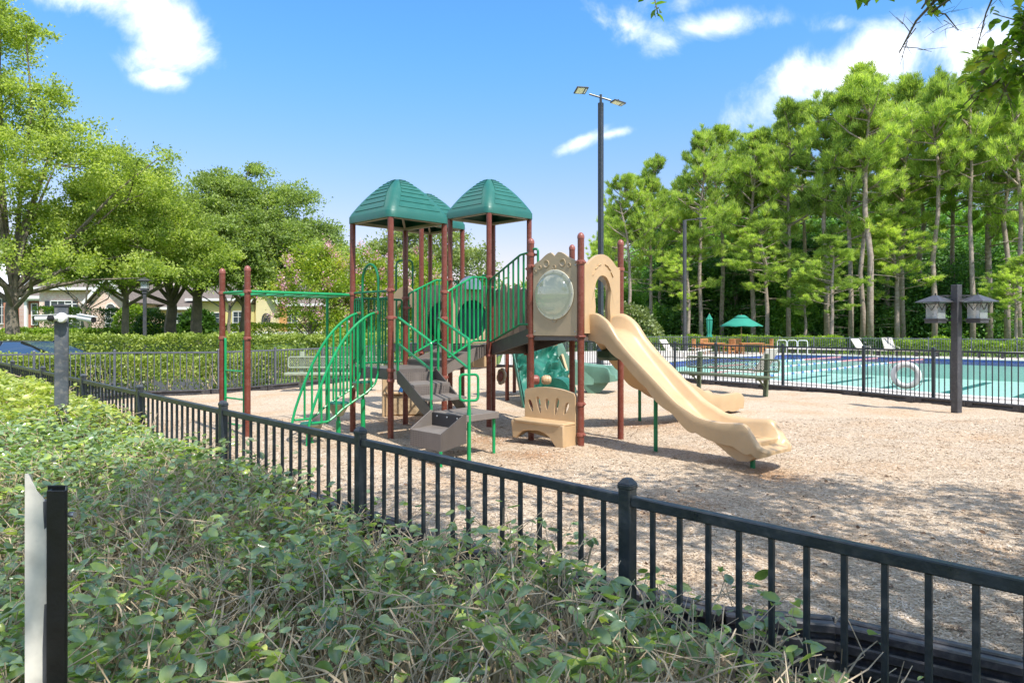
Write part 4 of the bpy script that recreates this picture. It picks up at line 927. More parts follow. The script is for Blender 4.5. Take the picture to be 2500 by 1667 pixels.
# ------------------------------------------------------------------ benches
def mesh_bench(c0, c1, label, m, rev=1, zs=.47):
    """c0, c1: leg positions on the ground; perforated seat and backrest"""
    e = empty('park_bench', (c0[0], c0[1], 0), label, 'bench', 'coated metal benches in the playground')
    a = V3((*c0, 0)); b = V3((*c1, 0)); x = (b-a).normalized(); L_ = (b-a).length; y = V3((-x.y, x.x, 0))*rev   # y: towards the sitter
    a2 = a-x*L_*.19; b2 = b+x*L_*.19
    for p in (a, b):
        s = MB(); s.bar(p-V3((0, 0, .1)), p-y*.07+V3((0, 0, 1.02)), .075, .11, up=x, ch=.008); s.build('leg', m, e)
        s = MB(); s.bar(p+V3((0, 0, zs-.06)), p+y*.36+V3((0, 0, zs-.05)), .05, .06, ch=.006); s.bar(p+y*.02+V3((0, 0, zs-.26)), p+y*.26+V3((0, 0, zs-.06)), .04, .03); s.build('seat_bracket', m, e)
    s = MB(); c = (a2+b2)/2+y*.20; s.cbox((c.x, c.y, zs), ((b2-a2).length, .34, .028), atan2(x.y, x.x), ch=.008); s.cbox((c.x+y.x*.17, c.y+y.y*.17, zs-.02), ((b2-a2).length, .03, .06), atan2(x.y, x.x), ch=.01); s.build('seat', m, e)
    # backrest: rounded frame and an expanded-metal web
    o = a2+y*.03+V3((0, 0, .60)); v = V3((-y.x*.12, -y.y*.12, 1)).normalized(); W = (b2-a2).length; Hh = .28
    fr = [o+x*.0+v*Hh/2, o+v*Hh, o+x*W+v*Hh, o+x*W, o, o+v*Hh/2]; bk = MB(); bk.tube(bend([fr[0]]+fr[1:5]+[fr[0]], .07), .020, 8); bo = bk.build('backrest_frame', m, e)
    s = MB(); st = .052
    n = int(W/st)
    for i in range(-6, n):
        for sg in (1, -1):
            t0 = i*st if sg > 0 else i*st+Hh*.75
            p0, p1 = V3((i*st, 0)), V3((i*st+Hh*.75, Hh))
            x0, x1 = (p0.x, p1.x) if sg > 0 else (p1.x, p0.x)
            y0, y1 = 0, Hh
            lo, hi = .01, W-.01
            # clip in x
            def cl(xa, ya, xb, yb):
                if xa > xb: xa, ya, xb, yb = xb, yb, xa, ya
                if xb < lo or xa > hi: return None
                if xa < lo: ya += (yb-ya)*(lo-xa)/(xb-xa); xa = lo
                if xb > hi: yb = ya+(yb-ya)*(hi-xa)/(xb-xa); xb = hi
                return xa, ya, xb, yb
            q = cl(x0, y0, x1, y1)
            if q: s.bar(o+x*q[0]+v*q[1], o+x*q[2]+v*q[3], .005, .013, up=y)
    s.build('mesh_web', m, bo, kind='stuff', smooth=False)
    return e
mesh_bench((4.97, 18.8), (6.14, 17.1), 'dark sage bench with a mesh backrest standing by the pool fence', M_bench, rev=-1)
mesh_bench((-5.55, 18.6), (-3.75, 18.6), 'pale sage bench standing by the sunlit black fence behind the pod climber', M_benchl, rev=-1)

# ------------------------------------------------------------------ tall twin-head light pole
e = empty('area_light_pole', (3.24, 25.75, 0), 'tall square black light pole with two lamp heads, rising behind the tower', 'light pole')
s = MB(); s.cbox((3.24, 25.75, 4.85), (.155, .155, 10.0), .75, ch=.006); s.build('pole', M_fence, e)
s = MB(); s.tube([(3.24, 25.75, 9.83), (3.24, 25.75, 10.15)], .05, 10); s.tube([(2.82, 25.75, 10.17), (3.62, 25.75, 9.93)], .035, 8); s.build('cross_arm', M_fence, e)
for c, nx, lab in (((2.52, 25.7, 10.29), (.35, -.45, -1), 'lamp head tilted towards the viewer'), ((3.88, 25.8, 9.87), (-.12, -.1, -1), 'lamp head seen edge-on')):
    z = V3(nx).normalized(); x = V3((1, .45, 0)); x = (x-z*x.dot(z)).normalized(); y = z.cross(x); M = Matrix((x, y, z)).transposed(); c = V3(c)
    s = MB(); s.cbox(c, (.50, .34, .05), M=M, ch=.012); h = s.build('lamp_head', M_lampg, e, label=lab)
    s = MB(); s.cbox(c+x*-.06+z*.028, (.30, .27, .01), M=M, ch=.002); s.build('lens', mat('pale lamp lens', (.75, .66, .42), .3) if 'pale lamp lens' not in bpy.data.materials else bpy.data.materials['pale lamp lens'], h)
    s = MB(); s.cbox(c+x*.17+z*.028, (.05, .22, .012), M=M, ch=.002); s.build('driver_slot', M_white, h)
    s = MB(); s.tube([c-z*.02, c-z*.09], .018, 8); s.tube([c-z*.09, c-z*.12], .028, 8); s.build('photo_cell', M_black, h)
e = empty('woodland_light_pole', (12.5, 51.0+1.6, 0), 'thin grey light pole with a short arm in front of the pines', 'light pole')
s = MB(); s.cbox((12.95, 52.9, 4.6), (.2, .2, 10.2), .4); s.build('pole', M_lampg, e); s = MB(); s.bar((12.95, 52.9, 9.7), (13.9, 52.9, 9.8), .07, .07); s.cbox((14.2, 52.9, 9.82), (.7, .35, .08)); s.build('lamp_arm', M_lampg, e)

# ------------------------------------------------------------------ twin lantern post by the pool fence
def lantern(c, s_, par, rz=.0, glassm=M_glass):
    """c: bottom centre of the lantern body; s_: scale (1 = 0.30 m wide)"""
    c = V3(c); w_ = .125*s_; h = .39*s_; R = Matrix.Rotation(rz, 3, 'Z')
    P = lambda x, y, z: c+R@V3((x, y, z))
    s = MB(); s.cbox(P(0, 0, .03*s_), (w_*2.15, w_*2.15, .06*s_), rz, ch=.004); s.cbox(P(0, 0, .075*s_), (w_*2.35, w_*2.35, .03*s_), rz, ch=.004); bd_ = s.build('lantern_body', M_lampg, par)
    s = MB()
    for x, y in ((-1, -1), (1, -1), (1, 1), (-1, 1)): s.bar(P(x*w_, y*w_, .08*s_), P(x*w_, y*w_, h), .014*s_, .014*s_)
    for k in range(4):
        a = k*pi/2; q = lambda u, z: P(cos(a)*w_*1.02-sin(a)*u, sin(a)*w_*1.02+cos(a)*u, z)
        s.bar(q(0, .09*s_), q(0, h-.02), .008*s_, .008*s_); s.bar(q(0, h*.64), q(w_*.9, h), .008*s_, .008*s_); s.bar(q(0, h*.64), q(-w_*.9, h), .008*s_, .008*s_)
        s.bar(q(-w_, h-.008), q(w_, h-.008), .012*s_, .016*s_)
        s.bar(P(cos(a+pi/4)*w_*1.4, sin(a+pi/4)*w_*1.4, h*.72), P(cos(a+pi/4)*w_*2.0, sin(a+pi/4)*w_*2.0, h+.035*s_), .010*s_, .010*s_)
    s.build('cage_bars', M_lampg, bd_)
    s = MB(); s.box(P(0, 0, h*.58), (w_*1.9, w_*1.9, h*.74), rz); s.build('glass_pane', glassm, bd_, smooth=False)
    s = MB(); s.tube([P(0, 0, .08*s_), P(0, 0, .24*s_)], .03*s_, 8); s.build('bulb', M_white, bd_)
    s = MB(); hw = w_*2.05; rings = [[P(x*hw*q, y*hw*q, h+z*s_) for x, y in ((-1, -1), (1, -1), (1, 1), (-1, 1))] for q, z in ((1, .012), (1.0, .022), (.12, .150))]
    s.loft(rings, closed=True, caps=True); s.build('lantern_roof', M_lampg, bd_, smooth=False)
    s = MB(); s.tube([P(0, 0, h+.14*s_), P(0, 0, h+.19*s_)], [.014*s_, .018*s_], 8); s.build('finial', M_lampg, bd_)
e = empty('twin_lantern_post', (8.58, 13.62, 0), 'square dark post with two hanging lanterns, in front of the pool', 'lamp post')
s = MB(); s.cbox((8.58, 13.62, 1.19), (.135, .135, 2.58), .40, ch=.004); s.build('post', M_lampg, e, bevel=.003)
for px_, yy_ in ((2284, 13.75), (2386, 13.5)):
    X_ = (px_-1250)/1722*yy_; lantern((X_, yy_, 1.74), 1.0, e, .45)
    s = MB(); s.bar((8.58, 13.62, 2.27), (X_, yy_, 2.265), .016, .03); s.bar((8.58, 13.62, 1.79), (X_, yy_, 1.79), .014, .014); s.bar((8.58, 13.62, 2.16), ((X_+8.58)/2, (yy_+13.62)/2, 2.26), .012, .016); s.build('lantern_arm', M_lampg, e)
# single lantern on a round post at the car park
e = empty('street_lantern', (-15.2, 29.2, 0), 'single grey lantern post beyond the clipped hedge on the left', 'lamp post')
s = MB(); s.cbox((-15.2, 29.2, 1.45), (.125, .125, 3.3), .2, ch=.01); s.build('post', M_lampg, e); s = MB(); s.cbox((-15.2, 29.2, 3.11), (.19, .19, .12), .2, ch=.02); s.build('collar', M_lampg, e)
lantern((-15.2, 29.2, 3.18), 1.0, e, .2)

# ------------------------------------------------------------------ camera post in the hedge
e = empty('camera_post', (-4.15, 6.5, -.1), 'square dark post in the hedge carrying white security cameras', 'camera post')
s = MB(); s.cbox((-4.15, 6.5, .87), (.108, .108, 1.95), .50, ch=.004); s.build('post', mat('bluish grey post paint', (.075, .085, .10), .5, .3, 5, .15, 30, dust=.35), e)
s = MB(); s.cbox((-4.15, 6.5, 1.853), (.128, .128, .02), .50, ch=.004); s.build('cap', M_lampg, e)
s = MB(); s.lathe([(.046, 0), (.047, .02), (.04, .035), (.02, .04), (.002, .042)], (-4.085, 6.41, 1.74), 20, (.12, -1, .05)); s.build('camera_base', M_white, e)
for a, b, hb in (((-4.10, 6.38, 1.74), (-4.275, 6.33, 1.732), None), ((-3.96, 6.44, 1.745), (-3.80, 6.40, 1.722), None)):
    a = V3(a); b = V3(b); s = MB(); s.tube([a, a.lerp(b, .1), b], [.024, .028, .028], 14); s.build('camera_body', M_white, e)
    s = MB(); d = (b-a).normalized(); s.tube([b-d*.005, b+d*.012], .025, 14); s.build('camera_lens', M_black, e)
    s = MB(); s.bar(a+V3((0, 0, .030))+d*.01, b+V3((0, 0, .029))+d*.02, .060, .006); s.build('sun_shield', M_white, e)
s = MB(); s.tube([(-4.1, 6.43, 1.755), (-3.94, 6.45, 1.748)], .012, 8); s.build('camera_arm', M_white, e)
s = MB(); s.cbox((-4.15, 6.345, 1.735), (.065, .04, .05), .2, ch=.015); s.build('camera_front', M_black, e)

# ------------------------------------------------------------------ metal channel sign post in the near corner
e = empty('channel_sign_post', (-.90, 1.38, -.1), 'black steel channel post with a bent cream sign edge, close to the viewer', 'sign post')
Mch = mat('black channel steel', (.012, .011, .010), .42, .15, 14, .06, 120)
s = MB(); zc = .60; x0, y0 = -.928, 1.40; hh = 1.46
s.cbox((-.897, y0-.012, zc), (.036, .004, hh), .03, ch=.0012); s.cbox((-.892, y0+.012, zc), (.052, .004, hh), atan2(.046, -.028), ch=.0012); s.cbox((-.925, y0+.035, zc), (.038, .004, hh), .03, ch=.0012); s.cbox((-.914, y0-.006, zc), (.004, .014, hh), .03, ch=.0012); s.build('channel', Mch, e)
s = MB(); s.cbox((-.927, y0-.002, zc-.01), (.016, .016, hh-.02), .03, ch=.003); s.build('side_strip', mat('dull grey steel', (.10, .10, .105), .5, .2, 9), e)
pl = []
for z in np.linspace(-.1, 1.30, 26):
    wv = .004*sin(z*7)+.003*sin(z*17); pl.append([V3((-.920+wv, 1.40, z)), V3((-.932+wv*.5, 1.384, z)), V3((-.945, 1.378, z)), V3((-1.19, 1.752, z)), V3((-1.194, 1.752, z)), V3((-.949, 1.374, z)), V3((-.934+wv*.5, 1.380, z)), V3((-.920+wv, 1.396, z))])
top_ = [V3((p.x, p.y, 1.285 if p.y > 1.5 else 1.30+.066*min(1, max(0, (-.920-p.x)/.025)))) for p in pl[-1]]; pl = pl[:-1]
s = MB(); s.loft(pl+[top_], closed=True, caps=True); s.build('sign_board', mat('aged cream sign sheet', (.78, .72, .62), .4, .2, 5, .1, 12, dust=.3), e)
s = MB(); s.tube([(-.878, y0, 1.28), (-.866, y0-.002, 1.28)], .006, 8); s.build('bolt', M_steel, e)

# ------------------------------------------------------------------ life ring on the fence
e = empty('life_ring', (9.2, 16.35, .55), 'white life ring hanging on the pool fence behind the lantern post', 'life ring')
c = V3((9.28, 16.62, .53)); n_ = V3((-.86, -.5, 0)).normalized(); n_ = V3((-.55, -.83, 0)).normalized(); x = V3((-n_.y, n_.x, 0)); s = MB()
R_, r_ = .255, .068; ring = []
for k in range(36):
    a = 2*pi*k/36; cc = c+(x*cos(a)+V3((0, 0, 1))*sin(a))*R_; d = (x*cos(a)+V3((0, 0, 1))*sin(a)); ring.append([cc+d*cos(b)*r_+n_*sin(b)*r_*.62 for b in np.linspace(0, 2*pi, 12, endpoint=False)])
ring.append(ring[0]); s.loft(ring, closed=True); s.build('ring', M_white, e, ang=80)
s = MB(); s.tube([c+(x*cos(a)+V3((0, 0, 1))*sin(a))*(R_+r_+.02+.03*abs(sin(2*a))) for a in np.linspace(0, 2*pi, 33)], .008, 5, cap=False); s.build('grab_line', M_steel, e)

# ------------------------------------------------------------------ pool furniture
zd = -.10
# umbrellas
def umbrella_open(x, y, R_, z0, z1):
    e = empty('parasol', (x, y, zd), 'open green market umbrella above the wooden tables', 'umbrella'); s = MB(); s.tube([(x, y, zd), (x, y, z1+.06)], .025, 8); s.build('pole', mat('varnished wood pole', (.35, .22, .12), .5), e)
    s = MB(); rows = []
    for q, z, sag in ((1, z0, 1), (.8, z0+(z1-z0)*.22, .6), (.5, z0+(z1-z0)*.54, .3), (.27, z0+(z1-z0)*.80, .1)):
        rows.append([V3((x+cos(a)*R_*q, y+sin(a)*R_*q, z+(.05*sag if k % 2 else 0))) for k, a in enumerate(np.linspace(.2, .2+2*pi, 16, endpoint=False))])
    s.loft(rows, closed=True); Mu = bpy.data.materials['parasol canvas']; s.build('canopy', Mu, e, ang=25, solid=.01)
    s = MB(); rows = [[V3((x+cos(a)*R_*q, y+sin(a)*R_*q, z)) for a in np.linspace(.2, .2+2*pi, 16, endpoint=False)] for q, z in ((.34, z0+(z1-z0)*.78), (.16, z1-.02), (.01, z1))]
    s.loft(rows, closed=True); s.build('vent_cap', Mu, e, solid=.01)
    for k in range(8):
        a = .2+k*pi/4; s = MB(); s.bar((x, y, z1-.2), (x+cos(a)*R_*.98, y+sin(a)*R_*.98, z0+.0), .015, .015); s.build('rib', bpy.data.materials['varnished wood pole'], e)
mat('parasol canvas', (.018, .23, .155), .8, .08, 2)
umbrella_open(15.7, 48.3, 1.42, 1.72, 2.52)
e = empty('closed_parasol', (13.6, 48.6, zd), 'folded green umbrella standing left of the open one', 'umbrella'); s = MB(); s.tube([(13.6, 48.6, zd), (13.6, 48.6, 2.65)], .025, 8); s.build('pole', bpy.data.materials['varnished wood pole'], e)
s = MB(); rows = []
for z, r in ((1.02, .20), (1.12, .16), (1.3, .12), (1.4, .15), (1.8, .17), (2.1, .19), (2.2, .17), (2.22, .21), (2.35, .14), (2.5, .07), (2.6, .03)):
    rows.append([V3((13.6+cos(a)*r*(1+.16*cos(8*a)), 48.6+sin(a)*r*(1+.16*cos(8*a)), z)) for a in np.linspace(0, 2*pi, 32, endpoint=False)])
s.loft(rows, closed=True, caps=True); s.build('folded_canopy', bpy.data.materials['parasol canvas'], e, ang=70)
M_teak = mat('honey teak', (.50, .215, .075), .55, .2, 9)
def table(x, y, rz, lab, w_=1.4, d_=.9):
    e = empty('wooden_table', (x, y, zd), lab, 'table', 'wooden tables by the pool', rz); s = MB()
    for i in range(7): t = MB(); t.cbox((0, -d_/2+d_*(i+.5)/7, .73), (w_, d_/7-.012, .03), ch=.004); t.build('tabletop_slat', M_teak, e, local=True)
    for sx in (-1, 1):
        for sy in (-1, 1): t = MB(); t.cbox((sx*w_*.42, sy*d_*.4, .36), (.07, .07, .72), ch=.006); t.build('leg', M_teak, e, local=True)
    t = MB(); t.box((0, 0, .67), (w_*.88, d_*.84, .07)); t.build('apron', M_teak, e, local=True); return e
def chair(x, y, rz, lab):
    e = empty('wooden_chair', (x, y, zd), lab, 'chair', 'wooden chairs by the pool', rz); P = dict(local=True)
    for sx in (-1, 1):
        t = MB(); t.cbox((sx*.25, -.23, .31), (.05, .05, .62)); t.build('leg', M_teak, e, **P); t = MB(); t.cbox((sx*.25, .25, .50), (.05, .05, 1.0)); t.build('leg', M_teak, e, **P)
        t = MB(); t.cbox((sx*.25, 0, .63), (.06, .54, .03), ch=.005); t.build('armrest', M_teak, e, **P)
        t = MB(); t.box((sx*.25, 0, .2), (.03, .44, .04)); t.build('stretcher', M_teak, e, **P)
    for i in range(5): t = MB(); t.cbox((0, -.2+.1*i, .43), (.48, .085, .022), ch=.004); t.build('seat_slat', M_teak, e, **P)
    t = MB(); t.cbox((0, .25, .97), (.50, .03, .09), ch=.005); t.cbox((0, .25, .52), (.50, .03, .06)); t.build('back_rail', M_teak, e, **P)
    for i in range(6): t = MB(); t.box((-.19+.076*i, .25, .74), (.045, .02, .40)); t.build('back_slat', M_teak, e, **P)
    return e
table(13.4, 47.2, .1, 'left wooden slatted table, under the folded umbrella', 1.5); table(15.9, 46.8, -.1, 'right wooden slatted table, under the open umbrella', 1.5)
for x, y, r, l in ((12.35, 47.0, 1.7, 'leftmost wooden armchair at the poolside tables'), (13.2, 48.1, .1, 'wooden armchair behind the left table, backrest to the hedge'), (14.45, 46.9, -1.2, 'wooden armchair between the two tables, near side'), (14.9, 47.4, 1.5, 'wooden armchair between the two tables, far side'), (15.4, 47.9, .2, 'wooden armchair behind the right table'), (17.0, 46.9, -1.55, 'rightmost wooden armchair at the poolside tables')): chair(x, y, r, l)
M_sling = mat('pale sling fabric', (.62, .58, .50), .7, .06, 6); M_alu = mat('cream aluminium frame', (.55, .52, .45), .4)
def lounger(x, y, rz, lab, back=55, group='sling loungers by the pool'):
    e = empty('pool_lounger', (x, y, zd), lab, 'lounger', group, rz); P = dict(local=True)
    t = MB(); t.cbox((0, -.45, .36), (.62, 1.3, .025), ch=.006); t.build('seat_sling', M_sling, e, **P)
    a = radians(back); t = MB(); L_ = .85; t.bar((0, .2, .37), (0, .2+L_*cos(a), .37+L_*sin(a)), .60, .025, up=(1, 0, 0)) if False else t.plate([[(-.3, 0), (.3, 0), (.3, L_), (-.3, L_)]], (0, .2, .37), (1, 0, 0), (0, cos(a), sin(a)), .025); t.build('back_sling', M_sling, e, **P)
    for sx in (-1, 1):
        t = MB(); t.tube([(sx*.33, -1.1, .36), (sx*.33, .2, .36)], .018, 6); t.tube([(sx*.33, .2, .36), (sx*.33, .2+L_*cos(a), .36+L_*sin(a))], .018, 6); t.build('side_rail', M_alu, e, **P)
        t = MB(); t.tube(bend([(sx*.35, -.2, 0), (sx*.35, -.2, .56), (sx*.35, .25, .56), (sx*.35, .3, 0)], .1), .016, 6); t.build('arm_leg', M_alu, e, **P)
        t = MB(); t.tube([(sx*.33, -.95, 0), (sx*.33, -.95, .36)], .016, 6); t.build('leg', M_alu, e, **P)
    return e
lounger(22.25, 44.6, .35, 'left one of the two tan loungers in front of the far fence', 52); lounger(23.7, 44.0, .0, 'right one of the two tan loungers in front of the far fence', 62)
lounger(8.5, 42.3, .75, 'white lounger farthest left on the pool deck', 50); lounger(9.6, 42.1, .75, 'second white lounger from the left on the pool deck', 52); lounger(10.6, 41.0, -1.2, 'low white lounger laid nearly flat beside the two upright ones', 8)
lounger(4.6, 34.2, .5, 'tan chair seen through the pool fence behind the tower', 70)
lounger(7.6, 19.9+2.2, -2.5, 'tan lounger just behind the pool fence at the end of the mesh bench', 60)
# pool grab rails
e = empty('pool_handrail', (19.3, 46.2, zd), 'white tubular pool ladder rails at the far pool edge', 'pool ladder')
for k, dx in enumerate((0, .55, 1.1)):
    s = MB(); q = V3((17.9+dx*.9, 47.6-dx*.9, zd)); s.tube(bend([q+V3((0, 0, -.0)), q+V3((0, 0, .92)), q+V3((.45, -.45, .92)), q+V3((.45, -.45, -.1))], .16), .028, 8); s.build('rail', M_white, e)
# long low bench slabs along the far side
for i, (x0, y0, x1, y1, lab) in enumerate(((18.8, 48.0, 22.6, 45.3, 'long white slab bench at the far pool side, left one'), (22.9, 44.6, 25.8, 42.4, 'long white slab bench in front of the tan loungers'), (26.0, 41.6, 28.9, 39.3, 'long white slab bench at the far pool side, right one behind the lantern post'))):
    e = empty('slab_bench', (x0, y0, zd), lab, 'bench', 'white slab benches at the far pool side'); a, b = V3((x0, y0, .24)), V3((x1, y1, .24)); x = (b-a).normalized()
    s = MB(); s.bar(a, b, .42, .09, ch=.015); s.build('seat', M_cop, e)
    for t in (.06, .35, .65, .94):
        p = a.lerp(b, t); s = MB(); s.cbox((p.x, p.y, .04), (.12, .34, .3), atan2(x.y, x.x)); s.build('leg', M_lampg, e)

# ------------------------------------------------------------------ car
e = empty('parked_car', (-12.6, 21.0, -.1), 'dark sedan parked behind the hedge on the left', 'car'); cx_, cy_ = -14.1, 20.6
M_car = mat('dark car paint', (.010, .011, .014), .35, coat=.15); M_cg = mat('car window glass', (.04, .075, .14), .03, spec=1.0)  # window base colour tinted blue in place of a sky reflection
def carsec(pts, hw, name, m, z0=-.10, par=e, ang=30):
    s = MB(); s.plate([fixccw(pts)], (cx_, cy_, z0), (1, 0, 0), (0, 0, 1), hw*2); return s.build(name, m, par, bevel=.05, ang=ang)
body = [(-2.35, .25), (2.3, .25), (2.38, .55), (2.3, .74), (1.2, .92), (-1.75, .96), (-2.35, .88), (-2.42, .55)]
carsec(body, .9, 'body', M_car)
rows = []
for (xa, xb, z, hw) in ((-1.95, 1.35, .93, .86), (-1.45, .75, 1.20, .76), (-.95, .20, 1.345, .66), (-.7, -.1, 1.37, .55)):
    rows.append([V3((cx_+x, cy_+y, -.1+z)) for x, y in ((xa, -hw), (xa*.5+xb*.5, -hw-.02), (xb, -hw), (xb, 0), (xb, hw), ((xa+xb)/2, hw+.02), (xa, hw), (xa, 0))])
s = MB(); s.loft(rows[:3], closed=True); gh = s.build('greenhouse_glass', M_cg, e)
s = MB(); s.loft([rows[2], rows[3]], closed=True, caps=True)
for xa, xb in (((-1.95, .93), (-1.0, 1.345)), ((1.35, .93), (.25, 1.345)), ((-.35, .93), (-.30, 1.345)), ((-1.3, .93), (-.85, 1.345))):
    for sy in (-1, 1): s.bar((cx_+xa[0], cy_+sy*.87, -.1+xa[1]), (cx_+xb[0], cy_+sy*.675, -.1+xb[1]), .05, .07)
s.build('roof', M_car, e)
for x in (-1.45, 1.4):
    for y in (-.85, .85):
        s = MB(); s.lathe([(.2, -.1), (.32, -.1), (.33, 0), (.32, .1), (.2, .1)], (cx_+x, cy_+y, .22), 20, (0, 1, 0)); wv = s.build('wheel', M_black, e); s = MB(); s.lathe([(.19, -.09), (.19, .09)], (cx_+x, cy_+y, .22), 14, (0, 1, 0)); s.build('rim', M_steel, wv)
for y in (-.6, .6):
    s = MB(); s.cbox((cx_+2.33, cy_+y, .52), (.06, .35, .14), ch=.02); s.build('headlight', M_glass, e)
    s = MB(); s.cbox((cx_-2.38, cy_+y, .6), (.05, .35, .16), ch=.02); s.build('tail_light', mat('red tail lamp', (.4, .01, .01), .2), e)

# ------------------------------------------------------------------ houses
M_brick = bpy.data.materials.new('pale mixed brick'); M_brick.use_nodes = True
def brickmat(m, c1, c2, mo, sc=1.0):
    t = m.node_tree; b = t.nodes['Principled BSDF']; b.inputs['Roughness'].default_value = .9
    g = t.nodes.new('ShaderNodeTexCoord'); mp = t.nodes.new('ShaderNodeMapping'); mp.inputs['Rotation'].default_value = (pi/2, 0, 0); t.links.new(g.outputs['Object'], mp.inputs[0])
    br = t.nodes.new('ShaderNodeTexBrick'); br.inputs['Scale'].default_value = 4*sc; br.inputs['Color1'].default_value = (*c1, 1); br.inputs['Color2'].default_value = (*c2, 1); br.inputs['Mortar'].default_value = (*mo, 1); br.inputs['Mortar Size'].default_value = .02; br.inputs['Bias'].default_value = .1
    n = t.nodes.new('ShaderNodeTexNoise'); n.inputs['Scale'].default_value = 3; mx = t.nodes.new('ShaderNodeMix'); mx.data_type = 'RGBA'; mx.blend_type = 'MULTIPLY'; mx.inputs['Factor'].default_value = .12
    t.links.new(mp.outputs[0], br.inputs['Vector']); t.links.new(g.outputs['Object'], n.inputs['Vector']); t.links.new(br.outputs[0], mx.inputs['A']); t.links.new(n.outputs['Color'], mx.inputs['B']); t.links.new(mx.outputs['Result'], b.inputs['Base Color'])
brickmat(M_brick, (.72, .40, .30), (.86, .66, .54), (.82, .74, .66)); M_rbrick = bpy.data.materials.new('red brick'); M_rbrick.use_nodes = True; brickmat(M_rbrick, (.48, .16, .09), (.55, .22, .13), (.45, .3, .22))
M_shing = mat('brown shingles', (.16, .13, .11), .9, .3, 6); M_cream = mat('cream stucco', (.70, .60, .34), .9, .06, 2); M_wht = mat('white trim', (.78, .77, .74), .5); M_shut = mat('slate shutter', (.03, .035, .045), .6)
M_yel = mat('pale yellow stucco', (.66, .56, .22), .9, .06, 2)
def gable(e, x0, x1, y0, y1, zb, zw, zr, wallm, roofm=M_shing, axis='x', ov=.45):
    """box walls with a gable roof; ridge along axis"""
    s = MB(); s.box(((x0+x1)/2, (y0+y1)/2, (zb+zw)/2), (x1-x0, y1-y0, zw-zb))
    if axis == 'y': xm = (x0+x1)/2; s.add([(x0, y0, zw), (x1, y0, zw), (xm, y0, zr-.15)], [(0, 1, 2)])
    s.build('wall', wallm, e, smooth=False); s = MB()
    if axis == 'x':
        ym = (y0+y1)/2
        s.plate([fixccw([(-ov, 0), (x1-x0+ov, 0), (x1-x0+ov-1.5, 1), (-ov+1.5, 1)])], (x0, y0-ov, zw-.05), (1, 0, 0), (0, ym-y0+ov, zr-zw), .14); s.plate([fixccw([(-ov, 0), (x1-x0+ov, 0), (x1-x0+ov-1.5, 1), (-ov+1.5, 1)])], (x0, y1+ov, zw-.05), (1, 0, 0), (0, ym-y1-ov, zr-zw), .14)
        s.build('roof', roofm, e, smooth=False); s = MB(); s.box(((x0+x1)/2, y0-ov-.03, zw-.06), (x1-x0+2*ov, .08, .22)); s.build('fascia', M_wht, e)
    else:
        xm = (x0+x1)/2
        for sg, xe in ((-1, x0-ov), (1, x1+ov)):
            s.plate([[(0, 0), (1, 0), (1, 1), (0, 1)]], (xe, y0-ov, zw-.25), (xm-xe, 0, zr-zw+.25), (0, y1-y0+2*ov, 0), .14)
        s.build('roof', roofm, e, smooth=False); s = MB(); s.bar((x0-ov, y0-ov-.04, zw-.3), (xm, y0-ov-.04, zr), .08, .22); s.bar((x1+ov, y0-ov-.04, zw-.3), (xm, y0-ov-.04, zr), .08, .22); s.build('fascia', M_wht, e)
def window(e, x, y, z, w_, h, nx=2, nz=3, shut=0, arch=False, frame=M_wht):
    s = MB(); t = .07
    s.box((x-w_/2, y, z+h/2), (t, .1, h)); s.box((x+w_/2, y, z+h/2), (t, .1, h)); s.box((x, y, z), (w_, .12, t)); s.box((x, y, z+h), (w_, .1, t))
    for i in range(1, nx): s.box((x-w_/2+w_*i/nx, y-.01, z+h/2), (.035, .05, h))
    for i in range(1, nz): s.box((x, y-.012, z+h*i/nz), (w_, .05, .035))
    if arch: s.tube([(x+cos(a)*w_/2, y, z+h+sin(a)*w_/2) for a in np.linspace(0, pi, 10)], .045, 5); s.bar((x, y, z+h), (x, y, z+h+w_/2), .035, .05)
    f = s.build('window', frame, e); s = MB(); s.box((x, y+.02, z+h/2), (w_, .03, h))
    if arch: s.plate([fixccw([(cos(a)*w_/2, sin(a)*w_/2) for a in np.linspace(0, pi, 10)])], (x, y+.02, z+h), (1, 0, 0), (0, 0, 1), .03)
    s.build('pane', M_wglass, f, smooth=False)
    if shut:
        for sx in (-1, 1): s = MB(); s.cbox((x+sx*(w_/2+.28), y, z+h/2), (.42, .06, h), ch=.01); s.build('shutter', M_shut, f)
HX = lambda px, Y: (px-1250)/1722*Y
e = empty('brick_house', (HX(200, 60), 60, .8), 'pale mixed-brick house with dark shutters behind the leftmost oak', 'house')
gable(e, HX(96, 58), HX(222, 58), 58, 70, .7, 4.9, 7.5, M_brick); gable(e, HX(224, 57), HX(312, 57), 57, 69, .7, 3.9, 5.7, M_brick, axis='y')
gable(e, HX(62, 60), HX(97, 60), 60, 70, .7, 4.1, 6.2, M_rbrick)
window(e, HX(150, 57.9), 57.9, 2.25, 1.75, 1.6, 3, 3, 1); window(e, HX(178, 57.9), 57.9, 1.5, 1.2, 2.1, 2, 4, 1); window(e, HX(270, 56.9), 56.9, 1.6, .78, 1.6, 2, 4, arch=True)
window(e, HX(85, 59.9), 59.9, 1.9, .5, 1.8, 1, 3); s = MB(); s.box((HX(80, 59.8), 59.6, 4.2), (2.4, .6, .25)); s.build('porch_beam', M_wht, e)
s = MB(); s.box((HX(64, 59.7), 59.7, 2.4), (.22, .22, 3.4)); s.build('downpipe', M_wht, e); s = MB(); s.box((HX(140, 59.9), 62, 8.2), (1, 1, 2.2)); s.build('chimney', M_rbrick, e)
e = empty('white_gable_house', (HX(0, 62), 62, .8), 'white-roofed house cut by the left picture edge', 'house')
